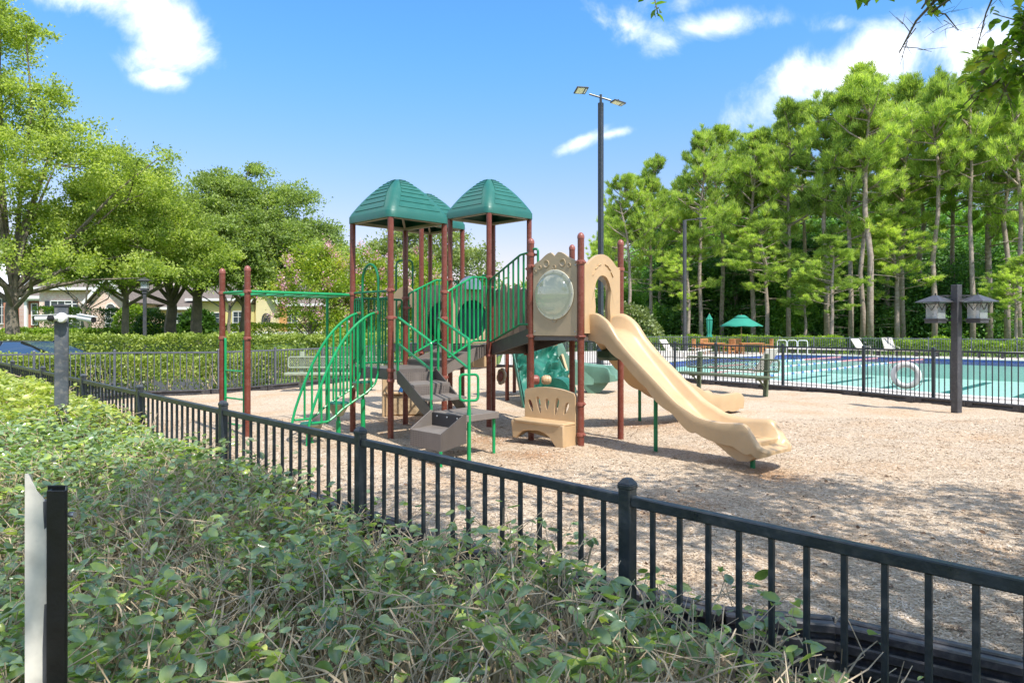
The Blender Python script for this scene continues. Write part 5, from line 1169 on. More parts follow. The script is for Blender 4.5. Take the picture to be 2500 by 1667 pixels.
gable(e, HX(-120, 62), HX(40, 62), 62, 74, .7, 4.6, 8.8, M_brick, mat('pale grey shingles', (.62, .62, .63), .8, .1, 4)); window(e, HX(5, 61.9), 61.9, 2.0, .9, 2.2, 2, 3)
s = MB(); s.box((HX(28, 61), 61, 2.2), (1.0, .5, 3.2)); s.build('column', M_rbrick, e)
e = empty('cream_house', (HX(600, 62), 62, .8), 'cream stucco bungalow with a brown hipped roof behind the oaks', 'house')
gable(e, HX(375, 62), HX(470, 62), 62, 74, .7, 3.4, 6.0, M_cream); gable(e, HX(470, 63), HX(620, 63), 63, 76, .7, 4.2, 7.2, M_yel); gable(e, HX(625, 60), HX(672, 60), 60, 74, .7, 3.9, 5.9, M_cream, axis='y')
gable(e, HX(690, 61.5), HX(790, 61.5), 61.5, 74, .7, 3.7, 6.3, M_cream)
for px_, Y_, w_, h_ in ((582, 62.9, .95, 1.5), (712, 61.4, 1.0, 1.5), (772, 61.4, .8, 1.3), (455, 61.9, 1.6, 1.3), (520, 62.9, 1.2, 1.4)): window(e, HX(px_, Y_), Y_, 1.6, w_, h_, 2, 3)
s = MB(); cc = (HX(650, 59.9), 59.9, 2.4)
s.tube([(cc[0]+.33*cos(a), cc[1], cc[2]+.45*sin(a)) for a in np.linspace(0, 2*pi, 21)], .05, 5, cap=False)
for a in np.linspace(0, pi, 6, endpoint=False): s.bar((cc[0]-.3*cos(a), cc[1], cc[2]-.4*sin(a)), (cc[0]+.3*cos(a), cc[1], cc[2]+.4*sin(a)), .04, .04)
s.build('wall_medallion', M_shut, e)
s = MB(); s.box((HX(684, 61.3), 61.3, 2.3), (1.2, .5, 3.2)); s.build('porch_wall', mat('ochre stucco', (.55, .30, .12), .9), e)
e = empty('low_white_wall', (-15, 55, .8), 'low white garden wall behind the lawns', 'wall')
s = MB(); s.box((-19, 56, 1.0), (9, .25, .7)); s.build('wall', M_wht, e)
# ------------------------------------------------------------------ foliage materials
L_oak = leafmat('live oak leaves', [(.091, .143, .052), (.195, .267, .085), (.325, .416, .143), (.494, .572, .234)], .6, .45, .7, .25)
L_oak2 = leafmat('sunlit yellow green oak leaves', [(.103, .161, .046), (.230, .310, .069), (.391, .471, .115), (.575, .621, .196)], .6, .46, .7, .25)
L_myrt = leafmat('crape myrtle leaves', [(.07, .14, .02), (.18, .28, .03), (.32, .40, .045), (.45, .42, .08)], .4, .4, .5)
L_pink = leafmat('crape myrtle blossom', [(.55, .20, .42), (.70, .32, .54), (.80, .46, .64), (.85, .60, .72)], .6, .4, 2)
L_pine = leafmat('pine needles', [(.094, .156, .050), (.230, .325, .080), (.450, .555, .145), (.680, .740, .240)], .55, .48, .35, .25)
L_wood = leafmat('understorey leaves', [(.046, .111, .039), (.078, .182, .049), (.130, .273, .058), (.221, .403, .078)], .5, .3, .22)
L_hedge = leafmat('boxy hedge leaves', [(.115, .161, .034), (.207, .276, .052), (.333, .402, .086), (.483, .517, .149)], .4, .35, 1.2)
L_hedgeg = leafmat('bright green hedge leaves', [(.07, .14, .015), (.15, .25, .02), (.24, .36, .03), (.36, .48, .06)], .4, .35, 1.0)
L_dark = leafmat('dark shrub leaves', [(.02, .055, .012), (.04, .10, .018), (.07, .16, .025), (.12, .22, .04)], .35, .3, 1.0)
L_ela = leafmat('silverthorn leaves', [(.075, .125, .04), (.19, .27, .08), (.27, .38, .23), (.43, .54, .13), (.74, .76, .22)], .22, .40, 9, spec=1.0)
M_twig = mat('dry tan twigs', (.68, .54, .37), .8, 0, 9, col2=(.32, .245, .165))

def trunk_limbs(s, rng, base, h, r0, forks, lean=(0, 0), n=7):
    """trunk up to h then limbs to the given points; returns nothing, fills s"""
    b = V3(base); top = b+V3((lean[0], lean[1], h)); pts = [b+V3((0, 0, -.3)), b.lerp(top, .02), b.lerp(top, .35)+V3((rng.normal()*.05, rng.normal()*.05, 0)), b.lerp(top, .7)+V3((rng.normal()*.08, rng.normal()*.08, 0)), top]
    s.tube(pts, [r0*1.45, r0*1.15, r0, r0*.88, r0*.7], n)
    for f in forks:
        f = V3(f); st = b.lerp(top, .7+.3*rng.random()); m1 = st.lerp(f, .35)+V3((rng.normal()*.25, rng.normal()*.25, .25)); m2 = st.lerp(f, .7)+V3((rng.normal()*.3, rng.normal()*.3, .15))
        rr = r0*.42; s.tube([st, m1, m2, f], [rr, rr*.75, rr*.45, rr*.16], 5)
def crown_tree(name, label, base, h, R, lobes, nclu, per, lsize, m, seed, r0=.28, cz=None, trunk_h=None, barkm=M_bark, group=None, csz=.55, lean=(0, 0), share=None, shell=.72, cat='tree', extra=None, loose=.10):
    """lobes: list of (dx,dy,dz,radius) relative to the crown centre"""
    rng = np.random.default_rng(seed); bx, by, bz = base
    e = empty(name, base, label, cat, group)
    LB_ = np.array([(bx+a, by+b, c) for a, b, c, r in lobes]); LR_ = np.array([r for *_, r in lobes])
    s = MB(); th = trunk_h or h*.3
    fk = [tuple(LB_[i]+rng.normal(size=3)*LR_[i]*.2) for i in range(len(lobes))]
    trunk_limbs(s, rng, base, th, r0, fk, lean)
    pick = rng.choice(len(lobes), nclu, p=LR_**2/np.sum(LR_**2)); d = unit(rng.normal(size=(nclu, 3))); d[:, 2] = np.where(d[:, 2] < -.35, -d[:, 2]*.6, d[:, 2])
    rad = LR_[pick][:, None]*(shell+(1-shell)*rng.random((nclu, 1))+np.where(rng.random((nclu, 1)) < loose, .28*rng.random((nclu, 1)), 0)-np.where(rng.random((nclu, 1)) < .25, .45*rng.random((nclu, 1)), 0))
    CC = LB_[pick]+d*rad*np.array([1, 1, .82])
    for i in rng.choice(nclu, min(nclu, 70), replace=False):
        c0 = V3(LB_[pick[i]]); c1 = V3(CC[i]); s.tube([c0, c0.lerp(c1, .5)+V3((0, 0, -.12)), c1], [r0*.14, r0*.09, .012], 4, cap=False)
    s.build('trunk', barkm, e)
    cs_ = csz*(.6+.8*rng.random((nclu, 1)))
    C = np.repeat(CC, per, 0)+rng.normal(size=(nclu*per, 3))*np.repeat(cs_, per, 0)*np.array([.55, .55, .34]); out = np.repeat(d, per, 0)
    V, F = leaves(rng, C, lsize, .55, .5, out*.7)
    o = np.array(base); me = npmesh('crown', V-o, F, m); link('crown', me, None, e)
    return e, CC, d, rng
def blob_lobes(rng, R, zc, n, flat=.7, r=.45):
    L_ = [(0, 0, zc, R*.62)]
    for i in range(n):
        a = 2*pi*i/n+rng.normal()*.3; k = R*(.55+.1*rng.random()); z = zc+R*flat*(rng.random()*1.2-.55); L_.append((cos(a)*k, sin(a)*k, z, R*(r*(.75+.5*rng.random()))))
    return L_
rg = np.random.default_rng(11)
# big left oak: measured in metres from its trunk
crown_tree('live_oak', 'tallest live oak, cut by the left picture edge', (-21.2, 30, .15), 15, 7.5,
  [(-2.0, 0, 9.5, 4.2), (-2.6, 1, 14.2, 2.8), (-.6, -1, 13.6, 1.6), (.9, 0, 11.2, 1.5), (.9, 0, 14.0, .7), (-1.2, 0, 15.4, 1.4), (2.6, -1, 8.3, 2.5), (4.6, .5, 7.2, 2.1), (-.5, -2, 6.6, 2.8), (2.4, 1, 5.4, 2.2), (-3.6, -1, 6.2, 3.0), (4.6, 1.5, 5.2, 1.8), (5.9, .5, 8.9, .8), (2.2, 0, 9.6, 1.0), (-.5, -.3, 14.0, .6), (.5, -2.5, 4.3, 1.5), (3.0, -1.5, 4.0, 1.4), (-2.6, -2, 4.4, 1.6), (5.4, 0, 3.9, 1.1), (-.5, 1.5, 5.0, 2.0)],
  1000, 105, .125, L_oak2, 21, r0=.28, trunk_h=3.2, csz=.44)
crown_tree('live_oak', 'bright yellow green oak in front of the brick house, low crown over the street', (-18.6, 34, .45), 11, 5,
  [(0, 0, 7.2, 2.6), (-2.6, 0, 6.2, 2.2), (2.2, -.5, 6.0, 2.2), (.3, 1, 8.8, 1.5), (-1.5, -1, 4.6, 1.7), (1.3, .5, 4.4, 1.7), (3.6, .4, 4.8, 1.5), (-1.0, .3, 9.9, .7), (-3.2, -1, 4.3, 1.4), (0, -1.6, 3.6, 1.2), (3.4, -1, 3.9, 1.2), (-1.9, .8, 8.3, 1.4)], 620, 100, .125, L_oak2, 22, r0=.17, trunk_h=3.0, csz=.44)
crown_tree('live_oak', 'grey-trunked oak left of the two brown ladder posts, with a moss-hung trunk', (-19.3, 40, .65), 10, 5,
  [(0, 0, 6.8, 2.7), (-2.4, .5, 6.4, 2.2), (2.2, -.5, 6.2, 2.2), (-1.8, 0, 9.3, 1.4), (1.6, .4, 7.9, 1.5), (0, -1.5, 5.2, 2.0), (-3.3, 0, 8.3, 1.6), (-2.6, -1, 4.6, 1.5), (1.9, -1.5, 4.9, 1.5), (0, .8, 4.5, 1.6)], 600, 105, .135, L_oak, 23, r0=.32, trunk_h=2.9, csz=.44)
crown_tree('live_oak', 'stout leaning oak directly left of the ladder posts', (-17.4, 39, .65), 11, 5,
  [(0, 0, 7.0, 2.8), (2.6, -.5, 6.4, 2.4), (1.0, 0, 9.3, 1.3), (-1.8, .5, 6.4, 2.0), (3.2, -1, 5.4, 1.9), (.6, -1.3, 5.4, 1.8), (2.4, .2, 8.6, 1.6), (2.9, 0, 10.2, .6), (2.2, -1.8, 4.3, 1.3), (-1, -1.8, 4.5, 1.3), (4.2, 0, 4.6, 1.4)], 620, 105, .135, L_oak, 24, r0=.30, trunk_h=3.4, csz=.44)
crown_tree('live_oak', 'broad oak whose crown slopes down to the crape myrtle', (-15.0, 39.5, .65), 11, 5,
  [(0, 0, 7.2, 2.6), (2.4, -.5, 6.2, 2.2), (-.8, 0, 9.2, 1.3), (1.3, .4, 8.6, 1.6), (4.0, -.5, 5.6, 1.8), (0, -1.3, 5.0, 2.0), (2.8, .8, 4.9, 1.9), (.9, .2, 10.4, .6), (4.2, .6, 6.4, 1.2), (5.3, 0, 5.6, 1.0), (1.3, -1.5, 4.0, 1.4), (3.9, -.6, 4.0, 1.3), (-1.3, -1, 4.3, 1.3), (2.8, 0, 8.5, 1.4), (4.2, .3, 6.8, 1.3), (5.2, .2, 5.0, 1.2)], 720, 105, .135, L_oak, 25, r0=.30, trunk_h=3.0, csz=.44)
crown_tree('live_oak', 'distant pale oak showing between the brown posts under the green roofs', (-7.4, 62, .3), 11, 6,
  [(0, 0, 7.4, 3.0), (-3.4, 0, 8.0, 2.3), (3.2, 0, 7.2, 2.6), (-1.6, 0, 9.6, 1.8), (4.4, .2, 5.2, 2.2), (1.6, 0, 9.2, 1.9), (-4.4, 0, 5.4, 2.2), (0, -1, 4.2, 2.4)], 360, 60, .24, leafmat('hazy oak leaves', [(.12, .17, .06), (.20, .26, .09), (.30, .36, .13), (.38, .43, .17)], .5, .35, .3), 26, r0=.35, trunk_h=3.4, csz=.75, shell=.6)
crown_tree('street_oak', 'young oak whose crown hides the roof of the brick house', (-29.0, 48, .75), 8, 3.5,
  [(0, 0, 6.2, 2.0), (-2.6, 0, 5.9, 1.7), (2.6, 0, 6.0, 1.8), (-4.6, .2, 5.8, 1.5), (4.8, 0, 6.1, 1.6), (1.2, 0, 7.6, 1.5), (-1.4, -.5, 4.7, .9), (3.4, -.5, 4.7, .9)], 420, 90, .14, L_oak2, 27, r0=.12, trunk_h=2.6, csz=.45)
crown_tree('street_oak', 'young oak whose crown hides the roof of the cream house', (-19.6, 49, .75), 8, 3.5,
  [(0, 0, 6.0, 2.0), (-2.8, 0, 5.8, 1.7), (2.7, 0, 5.8, 1.8), (-4.4, .2, 5.7, 1.4), (4.9, 0, 5.4, 1.6), (6.6, 0, 5.0, 1.4), (-.4, -.5, 4.6, .9)], 420, 90, .14, L_oak, 28, r0=.12, trunk_h=2.6, csz=.45)
# crape myrtles
for (bx, by, R, lab, sd) in ((-8.6, 30, 2.1, 'crape myrtle with pink blossom behind the pod climber', 31), (-6.6, 31.5, 2.1, 'crape myrtle with pink blossom seen through the left roofed deck', 32), (-4.6, 34, 2.0, 'smaller crape myrtle seen behind the green stair barriers', 33)):
    lb = [(0, 0, 3.3, R*.62), (-R*.55, 0, 2.9, R*.42), (R*.55, 0, 3.0, R*.45), (0, .4, 4.5, R*.42), (-.5, -.3, 2.2, R*.35), (.9, -.2, 1.9, R*.4), (.7, .2, 4.1, R*.36)]
    e_, CC, d, rng = crown_tree('crape_myrtle', lab, (bx, by, .05), 5, R, lb, 170, 70, .11, L_myrt, sd, r0=.09, trunk_h=1.4, csz=.42, loose=.3)
    k = rng.choice(len(CC), 40, replace=False); P = np.repeat(CC[k]+d[k]*.32, 60, 0)+rng.normal(size=(40*60, 3))*np.array([.10, .10, .15]); V, F = leaves(rng, P, .06, .9, .3)
    link('blossom', npmesh('blossom', V-np.array((bx, by, .05)), F, L_pink), None, e_)['kind'] = 'stuff'

# ------------------------------------------------------------------ pines
def pine_proto(seed, H, cb, R):
    """trunk base at the origin; returns (trunk mesh, crown mesh)"""
    rng = np.random.default_rng(seed); s = MB(); wob = [V3((rng.normal()*.12*i*.4, rng.normal()*.12*i*.4, H*i/6)) for i in range(7)]; wob[0] = V3((0, 0, -.4))
    s.tube(wob, [.21, .18, .16, .14, .11, .07, .02], 8)
    def at(z): t = max(0, min(5.999, z/H*6)); i = int(t); return wob[i].lerp(wob[i+1], t-i)
    tufts = []; dirs = []
    z = H*cb
    while z < H*.985:
        f = (z/H-cb)/(1-cb); bl = R*(.55+.55*sin(min(1, f*1.6+.35)*pi*.62))*(1-f**2.6)*(.7+.5*rng.random())+.35
        if f < .12: bl *= .55+.6*rng.random()
        for _ in range(rng.integers(1, 4) if f > .1 else 1):
            a = rng.random()*2*pi; up = .18+.75*f+rng.normal()*.22; o = at(z+rng.normal()*.3); d = V3((cos(a), sin(a), up)).normalized(); tip = o+d*bl+V3((0, 0, bl*.10)); mid = o.lerp(tip, .55)+V3((0, 0, -.07*bl))
            s.tube([o, mid, tip], [.05+.015*bl, .03+.008*bl, .012], 4, cap=False)
            nt_ = int(3+bl*4.2)
            for k in range(nt_):
                t = .45+.6*((k+rng.random())/nt_)**.8; t = min(t, 1); p = (o.lerp(mid, t/.55) if t < .55 else mid.lerp(tip, (t-.55)/.45)); sd = V3(rng.normal(size=3))*(.20+.11*bl)*(1.05-t*.3); sd.z = abs(sd.z)*1.0-.1
                q = p+sd; tufts.append(q); dirs.append((sd.normalized()*.35+d*.4+V3((0, 0, 1.0))).normalized())
                if rng.random() < .4: s.tube([p, q], [.016, .008], 3, cap=False)
        z += .26+.26*rng.random()+.25*(1-f)*.8
    for k in range(14): tufts.append(at(H)+V3(rng.normal(size=3))*.3-V3((0, 0, .15*k*.5))); dirs.append(V3((0, 0, 1)))
    # dead stubs below the crown
    for _ in range(9):
        z = H*cb*(.45+.5*rng.random()); a = rng.random()*2*pi; o = at(z); d = V3((cos(a), sin(a), .1*rng.normal())); l = .5+1.4*rng.random(); s.tube([o, o+d*l*.6, o+d*l+V3((0, 0, -.1))], [.035, .02, .008], 4, cap=False)
    T = np.array(tufts); Dr = np.array([tuple(d) for d in dirs]); n = len(T); NP = 58
    C = np.repeat(T, NP, 0)+rng.normal(size=(n*NP, 3))*.09; base = np.repeat(Dr, NP, 0)
    dd = unit(base*1.0+rng.normal(size=C.shape)*.42); L_ = .36*(.7+.6*rng.random((len(C), 1))); side = unit(np.cross(dd, rng.normal(size=C.shape)))*.019
    V = np.stack([C-side, C+side, C+dd*L_+side*.35, C+dd*L_-side*.35], 1).reshape(-1, 3); F = np.arange(len(V)).reshape(-1, 4)
    me = bpy.data.meshes.new('trunk'); me.from_pydata(s.v, [], s.f); me.materials.append(M_pbark); me.polygons.foreach_set('use_smooth', [True]*len(me.polygons)); me.update()
    return me, npmesh('crown', V, F, L_pine)
PP = [pine_proto(50+i, 20, cb, R) for i, (cb, R) in enumerate(((.42, 2.3), (.52, 2.1), (.34, 2.5), (.60, 2.0), (.46, 2.6)))]
def pine(px, Y, ytop, k, lab, rot, xyw=1.0, grp='tall pines beyond the pool'):
    X = (px-1250)/1722*Y; zt = 1.65+(800-ytop)/1722*Y; b = float(gz(X, Y)); e = empty('pine_tree', (X, Y, b), lab, 'tree', grp); sc = (zt-b-.45)/20.5; e.scale = (sc*xyw, sc*xyw, sc); e.rotation_euler.z = rot
    link('trunk', PP[k][0], None, e); link('crown', PP[k][1], None, e)
PN = [(1535, 61, 410, 4, 'wide pine whose boughs reach toward the tall black light pole'), (1488, 70, 520, 2, 'low pine at the left end of the pine wood, against the sky'), (1500, 66, 500, 2, 'leftmost short pine, next to the tall black light pole'), (1589, 62, 372, 2, 'second pine from the left with low branches over the slide tower'), (1612, 70, 450, 3, 'pine half hidden between the two leftmost trunks'), (1665, 66, 420, 1, 'pine right behind the thin light pole'), (1712, 60, 300, 0, 'slender pine trunk just right of the thin light pole'), (1762, 64, 292, 4, 'pine directly left of the open umbrella'), (1798, 68, 330, 3, 'pine just left of the open umbrella, second row'), (1838, 61, 300, 0, 'pine rising directly behind the open umbrella'),
      (1890, 66, 285, 1, 'second-row pine right of the open umbrella, its top below its neighbours'), (1925, 60, 235, 2, 'pine whose top starts the tall right-hand crowns'), (1962, 68, 235, 4, 'second-row pine left of the thin trunk beside the triple trunks'), (2019, 58, 205, 1, 'pine with a thin trunk left of the big triple trunks'), (2076, 57, 180, 0, 'left trunk of the three big pines in the middle of the right wood'), (2105, 56, 260, 3, 'middle trunk of the three big pines in the middle of the right wood'), (2124, 55, 140, 3, 'right and tallest of the three big pines in the middle of the right wood'), (2165, 66, 215, 2, 'second-row pine right of the tallest pine'), (2205, 62, 175, 4, 'second-row pine midway between the tallest pine and the left lantern'),
      (2247, 68, 200, 1, 'darkest slim pine just left of the left lantern'), (2281, 56, 165, 3, 'bare straight pine trunk behind the left lantern'), (2330, 66, 180, 0, 'second-row pine between the two lanterns'), (2374, 55, 165, 3, 'bare straight pine trunk behind the right lantern'), (2415, 62, 100, 2, 'pine standing tallest at the right, behind the overhanging branch'), (2460, 58, 190, 1, 'pine between the right lantern and the right picture edge'), (2490, 54, 150, 4, 'pine cut by the right picture edge'), (2560, 60, 110, 0, 'pine just outside the right edge, its boughs reaching in'), (2620, 57, 150, 3, 'farthest right pine, beyond the picture edge')]
r3 = random.Random(5)
for i, (px, Y, yt, k, lab) in enumerate(PN):
    pine(px, Y, yt, k, lab or 'pine standing in the second row, its crown merging with its neighbours', r3.random()*6.28, r3.uniform(.95, 1.25), 'tall pines beyond the pool')
# lower sunlit pine boughs in front: young pines
for px, Y, yt, k, lab in ((2030, 53, 560, 2, 'young pine with pale boughs left of the triple trunks'), (1965, 56, 640, 0, 'small pale pine bough tree left of the young pine'), (2480, 51, 610, 2, 'young bright pine at the right picture edge'), (2190, 58, 480, 2, 'mid-height pine right of the triple trunks'), (1870, 58, 520, 4, 'mid-height pine right of the open umbrella'), (1680, 60, 560, 2, 'mid-height pine behind the thin light pole')):
    pine(px, Y, yt, k, lab, r3.random()*6.28, 1.9, 'younger pines at the wood edge')
# broadleaf understorey
def broad_proto(seed, R=3.2, H=9):
    rng = np.random.default_rng(seed); s = MB(); trunk_limbs(s, rng, (0, 0, 0), H*.3, .16, [(rng.normal()*1.6, rng.normal()*1.6, H*(.4+.5*rng.random())) for _ in range(6)])
    nclu, per = 250, 85; lob = np.array([[0, 0, H*.55, R*.7]]+[[cos(a)*R*.5, sin(a)*R*.5, H*(.22+.6*rng.random()), R*.5] for a in rng.random(9)*6.28])
    pk = rng.integers(0, len(lob), nclu); d = unit(rng.normal(size=(nclu, 3))); CC = lob[pk][:, :3]+d*lob[pk][:, 3:]*(.55+.5*rng.random((nclu, 1)))*np.array([1, 1, 1.2]); CC[:, 2] = np.maximum(CC[:, 2], .5)
    C = np.repeat(CC, per, 0)+rng.normal(size=(nclu*per, 3))*np.array([.45, .45, .3]); V, F = leaves(rng, C, .20, .6, .6, np.repeat(d, per, 0)*.5)
    me = bpy.data.meshes.new('trunk'); me.from_pydata(s.v, [], s.f); me.materials.append(M_bark); me.update(); return me, npmesh('crown', V, F, L_wood)
BP_ = [broad_proto(80+i) for i in range(3)]
def broad(px, Y, ytop, lab, k, w_=1.0, grp='dark broadleaf trees under the pines', cm=None):
    X = (px-1250)/1722*Y; zt = 1.65+(800-ytop)/1722*Y; b = float(gz(X, Y)); e = empty('broadleaf_tree', (X, Y, b), lab, 'tree', grp); sc = (zt-b)/9.3; e.scale = (sc*w_, sc*w_, sc); e.rotation_euler.z = k*1.7
    link('trunk', BP_[k % 3][0], None, e); o = link('crown', BP_[k % 3][1], None, e)
    if cm:
        o.material_slots[0].link = 'OBJECT'; o.material_slots[0].material = cm
    return e
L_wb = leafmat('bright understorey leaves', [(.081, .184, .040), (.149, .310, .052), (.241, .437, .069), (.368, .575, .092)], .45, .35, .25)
rr = random.Random(9)
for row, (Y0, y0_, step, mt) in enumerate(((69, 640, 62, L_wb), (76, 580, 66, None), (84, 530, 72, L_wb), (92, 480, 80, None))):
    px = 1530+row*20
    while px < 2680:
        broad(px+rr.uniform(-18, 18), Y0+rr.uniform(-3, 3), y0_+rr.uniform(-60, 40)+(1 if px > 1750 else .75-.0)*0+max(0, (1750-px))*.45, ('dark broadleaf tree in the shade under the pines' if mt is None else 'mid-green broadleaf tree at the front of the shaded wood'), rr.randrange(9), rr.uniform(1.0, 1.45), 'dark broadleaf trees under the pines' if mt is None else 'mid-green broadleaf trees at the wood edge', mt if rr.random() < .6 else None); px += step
# ragged undergrowth at the wood's foot
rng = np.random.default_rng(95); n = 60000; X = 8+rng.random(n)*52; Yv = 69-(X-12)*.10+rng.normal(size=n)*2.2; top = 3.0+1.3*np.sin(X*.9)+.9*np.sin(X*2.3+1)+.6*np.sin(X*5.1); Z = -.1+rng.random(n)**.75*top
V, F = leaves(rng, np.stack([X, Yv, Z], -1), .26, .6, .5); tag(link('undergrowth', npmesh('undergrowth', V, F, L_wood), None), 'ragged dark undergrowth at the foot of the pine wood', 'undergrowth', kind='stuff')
# far tree line that closes the view
rng = np.random.default_rng(90); n = 70000; a = rng.random(n)*2*pi; hh = rng.random(n)**.8; big_ = np.sin(a*37)*1.5+np.sin(a*91+1)*1.2+np.sin(a*17)*2; R_ = 150+rng.normal(size=n)*4; X = np.sin(a)*R_; Yv = np.cos(a)*R_; Z = hh*(9.5+big_*.8)
C = np.stack([X, Yv, Z], -1); V, F = leaves(rng, C, 1.1, .7, .4); tag(link('distant_woods', npmesh('distant_woods', V, F, L_oak), None), 'distant line of green woods closing the horizon', 'woods', kind='stuff')

# ------------------------------------------------------------------ hedges
def hedge(name, label, P, w_, z0, z1, dens, ls, m, seed, twigs=False, hump=.06, top_round=.5, bump=.12, twz=.6, group=None, cat='hedge'):
    """leafy band along a polyline"""
    rng = np.random.default_rng(seed); e = empty(name, (P[0][0], P[0][1], z0), label, cat, group); V_, F_ = [], []; k = 0; s = MB(); allC = []
    for a, b in zip(P[:-1], P[1:]):
        a = np.array(a, float); b = np.array(b, float); L_ = np.linalg.norm(b-a); x = (b-a)/L_; y = np.array([-x[1], x[0]]); n = int(L_*(w_+2*(z1-z0))*dens); t = rng.random(n)*L_; f = rng.random(n); per = w_+2*(z1-z0); q = f*per
        H_ = z1-z0; lat = np.where(q < H_, -w_/2, np.where(q < H_+w_, q-H_-w_/2, w_/2)); zz = np.where(q < H_, q, np.where(q < H_+w_, H_, per-q))
        lat = lat*(1-.25*np.clip((zz/H_-.75)*4, 0, 1)**2*(np.abs(lat) > w_*.49)); wob = bump*np.sin(t*2.1+seed)*np.sin(t*.9+2)+bump*.5*np.sin(t*6.3+lat*5)
        dep = np.abs(rng.normal(size=n))*.07
        zz = zz+(wob*.5-dep*(zz > H_*.9)+rng.normal(size=n)*.025)*(zz > .2*H_); lat = lat-np.sign(lat)*dep*(zz < H_*.9)+wob*.3
        C = np.stack([a[0]+x[0]*t+y[0]*lat, a[1]+x[1]*t+y[1]*lat, z0+zz], -1)
        if twigs:  # thin out the foliage low down so the stems show
            keep = rng.random(n) < np.clip((C[:, 2]-z0)/(H_)*1.5+.12, 0, 1)*np.where(np.sin(C[:, 0]*3.1)+np.sin(C[:, 1]*2.3+C[:, 2]*6) > -.9, 1, .35); C = C[keep]
            for _ in range(int(L_*16)):
                tt = rng.random()*L_; la = rng.normal()*w_*.25; p = V3((a[0]+x[0]*tt+y[0]*la, a[1]+x[1]*tt+y[1]*la, z0)); d = V3((rng.normal()*.28, rng.normal()*.28, H_*(.7+.3*rng.random()))); s.tube([p, p+d*.5+V3((rng.normal()*.04, rng.normal()*.04, 0)), p+d], [.012, .009, .004], 4, cap=False)
        V, F = leaves(rng, C, ls, .6, .5, jitter=.25); allC.append((V, F))
    off = 0; Vs = []; Fs = []
    for V, F in allC: Vs.append(V); Fs.append(F+off); off += len(V)
    o = np.array((P[0][0], P[0][1], z0)); o2 = link('foliage', npmesh('foliage', np.concatenate(Vs)-o, np.concatenate(Fs), m), None, e); o2['kind'] = 'stuff'
    if twigs and s.v: s.build('stems', M_twig, e, kind='stuff')
    return e
# hedge behind the left sunlit fence, thin at the foot
hedge('hedge', 'thin hedge with bare stems right behind the left sunlit black fence', [(-16, 17.0), (-10.2, 18.2), (-7.9, 18.6), (-6.4, 21.3), (-5.3, 24.6), (-3.5, 28.0), (-1.6, 30.6)], .75, -.12, .93, 760, .075, L_hedge, 41, twigs=True)
hedge('hedge', 'long clipped pale green hedge beyond the parked car', [(-30, 25.6), (-7.2, 25.9), (-3.5, 30)], 1.4, -.1, 1.36, 420, .10, L_hedge, 42)
hedge('hedge', 'low green hedge along the lawn, farther away behind the oak trunks', [(-38, 44), (-22, 45)], 1.2, .7, 1.55, 260, .14, L_hedgeg, 43)
hedge('hedge', 'reddish green low hedge in front of the cream house', [(-19.5, 50), (-8, 50)], 1.2, .8, 1.9, 200, .15, L_myrt, 44)
hedge('hedge', 'clipped green hedge between the oak trunks and the cream house', [(-27, 50), (-19.6, 50)], 1.2, .8, 1.85, 240, .14, L_hedgeg, 45)
hedge('hedge', 'tall clipped hedge by the brick house behind the camera post', [(-33.6, 50), (-30.2, 50)], 1.2, .8, 3.1, 240, .12, L_hedgeg, 46)
hedge('hedge', 'dark clipped hedge under the arched window of the brick house', [(-29.8, 50.5), (-25.5, 50.5)], 1.2, .8, 3.0, 240, .12, L_dark, 47)
hedge('hedge', 'bright rounded hedge left of centre along the far pool fence', [(10.6, 54.6), (14.5, 54.2), (22.5, 48.0)], 1.6, -.15, .95, 260, .13, L_hedgeg, 48, bump=.25)
hedge('hedge', 'bright rounded hedge on the right along the far pool fence', [(24.6, 46.0), (30.5, 41.6), (35, 38.2)], 1.6, -.15, .85, 260, .13, L_hedgeg, 49, bump=.3)
hedge('hedge', 'hedge in shade behind the far pool fence, in front of the pine trunks', [(2, 56), (12, 57), (26, 49)], 1.6, -.15, .9, 120, .18, L_dark, 50, bump=.2)
# round shrubs
def shrub(x, y, z, R, label, m, seed, n=2600, ls=.14, H=1.0, name='round_shrub'):
    rng = np.random.default_rng(seed); e = empty(name, (x, y, z), label, 'shrub'); d = unit(rng.normal(size=(n, 3))); d[:, 2] = np.abs(d[:, 2]); C = d*R*(.86+.17*rng.random((n, 1)))*np.array([1, 1, H])*(1+.06*np.sin(d[:, :1]*7)*np.sin(d[:, 1:2]*6+d[:, 2:]*5))
    V, F = leaves(rng, C, ls, .6, .4, d*.5); link('foliage', npmesh('foliage', V, F, m), None, e); s = MB(); s.tube([(x, y, z-.2), (x, y, z+R*.6)], .09, 6); s.build('stem', M_bark, e)
HXs = lambda px, Y: (px-1250)/1722*Y
shrub(HXs(372, 44), 44, .75, 1.15, 'big dark round shrub right of the single lantern post', L_dark, 61, 4200, .12, 1.75)
shrub(HXs(322, 46), 46, .8, 1.2, 'bright tall shrub behind the single lantern post', L_hedgeg, 62, 3600, .13, 2.0)
shrub(HXs(78, 44), 44, .7, .55, 'small yellow shrub at the foot of the big left oak', leafmat('yellow shrub leaves', [(.4, .36, .03), (.55, .5, .05), (.65, .6, .08), (.7, .65, .15)], .5, .35, 2), 63, 700, .1, .8)
shrub(HXs(12, 44), 44, .7, .9, 'yellow green shrub at the left picture edge', L_myrt, 64, 1500, .12, .9)
shrub(HXs(220, 45), 45, .75, .8, 'loose yellow green shrub between camera post and lantern', L_myrt, 65, 1200, .12, .8)
shrub(HXs(482, 47), 47, .8, 1.2, 'dark spiky palm-like shrub between the oak trunks', L_dark, 66, 2200, .3, 1.7)
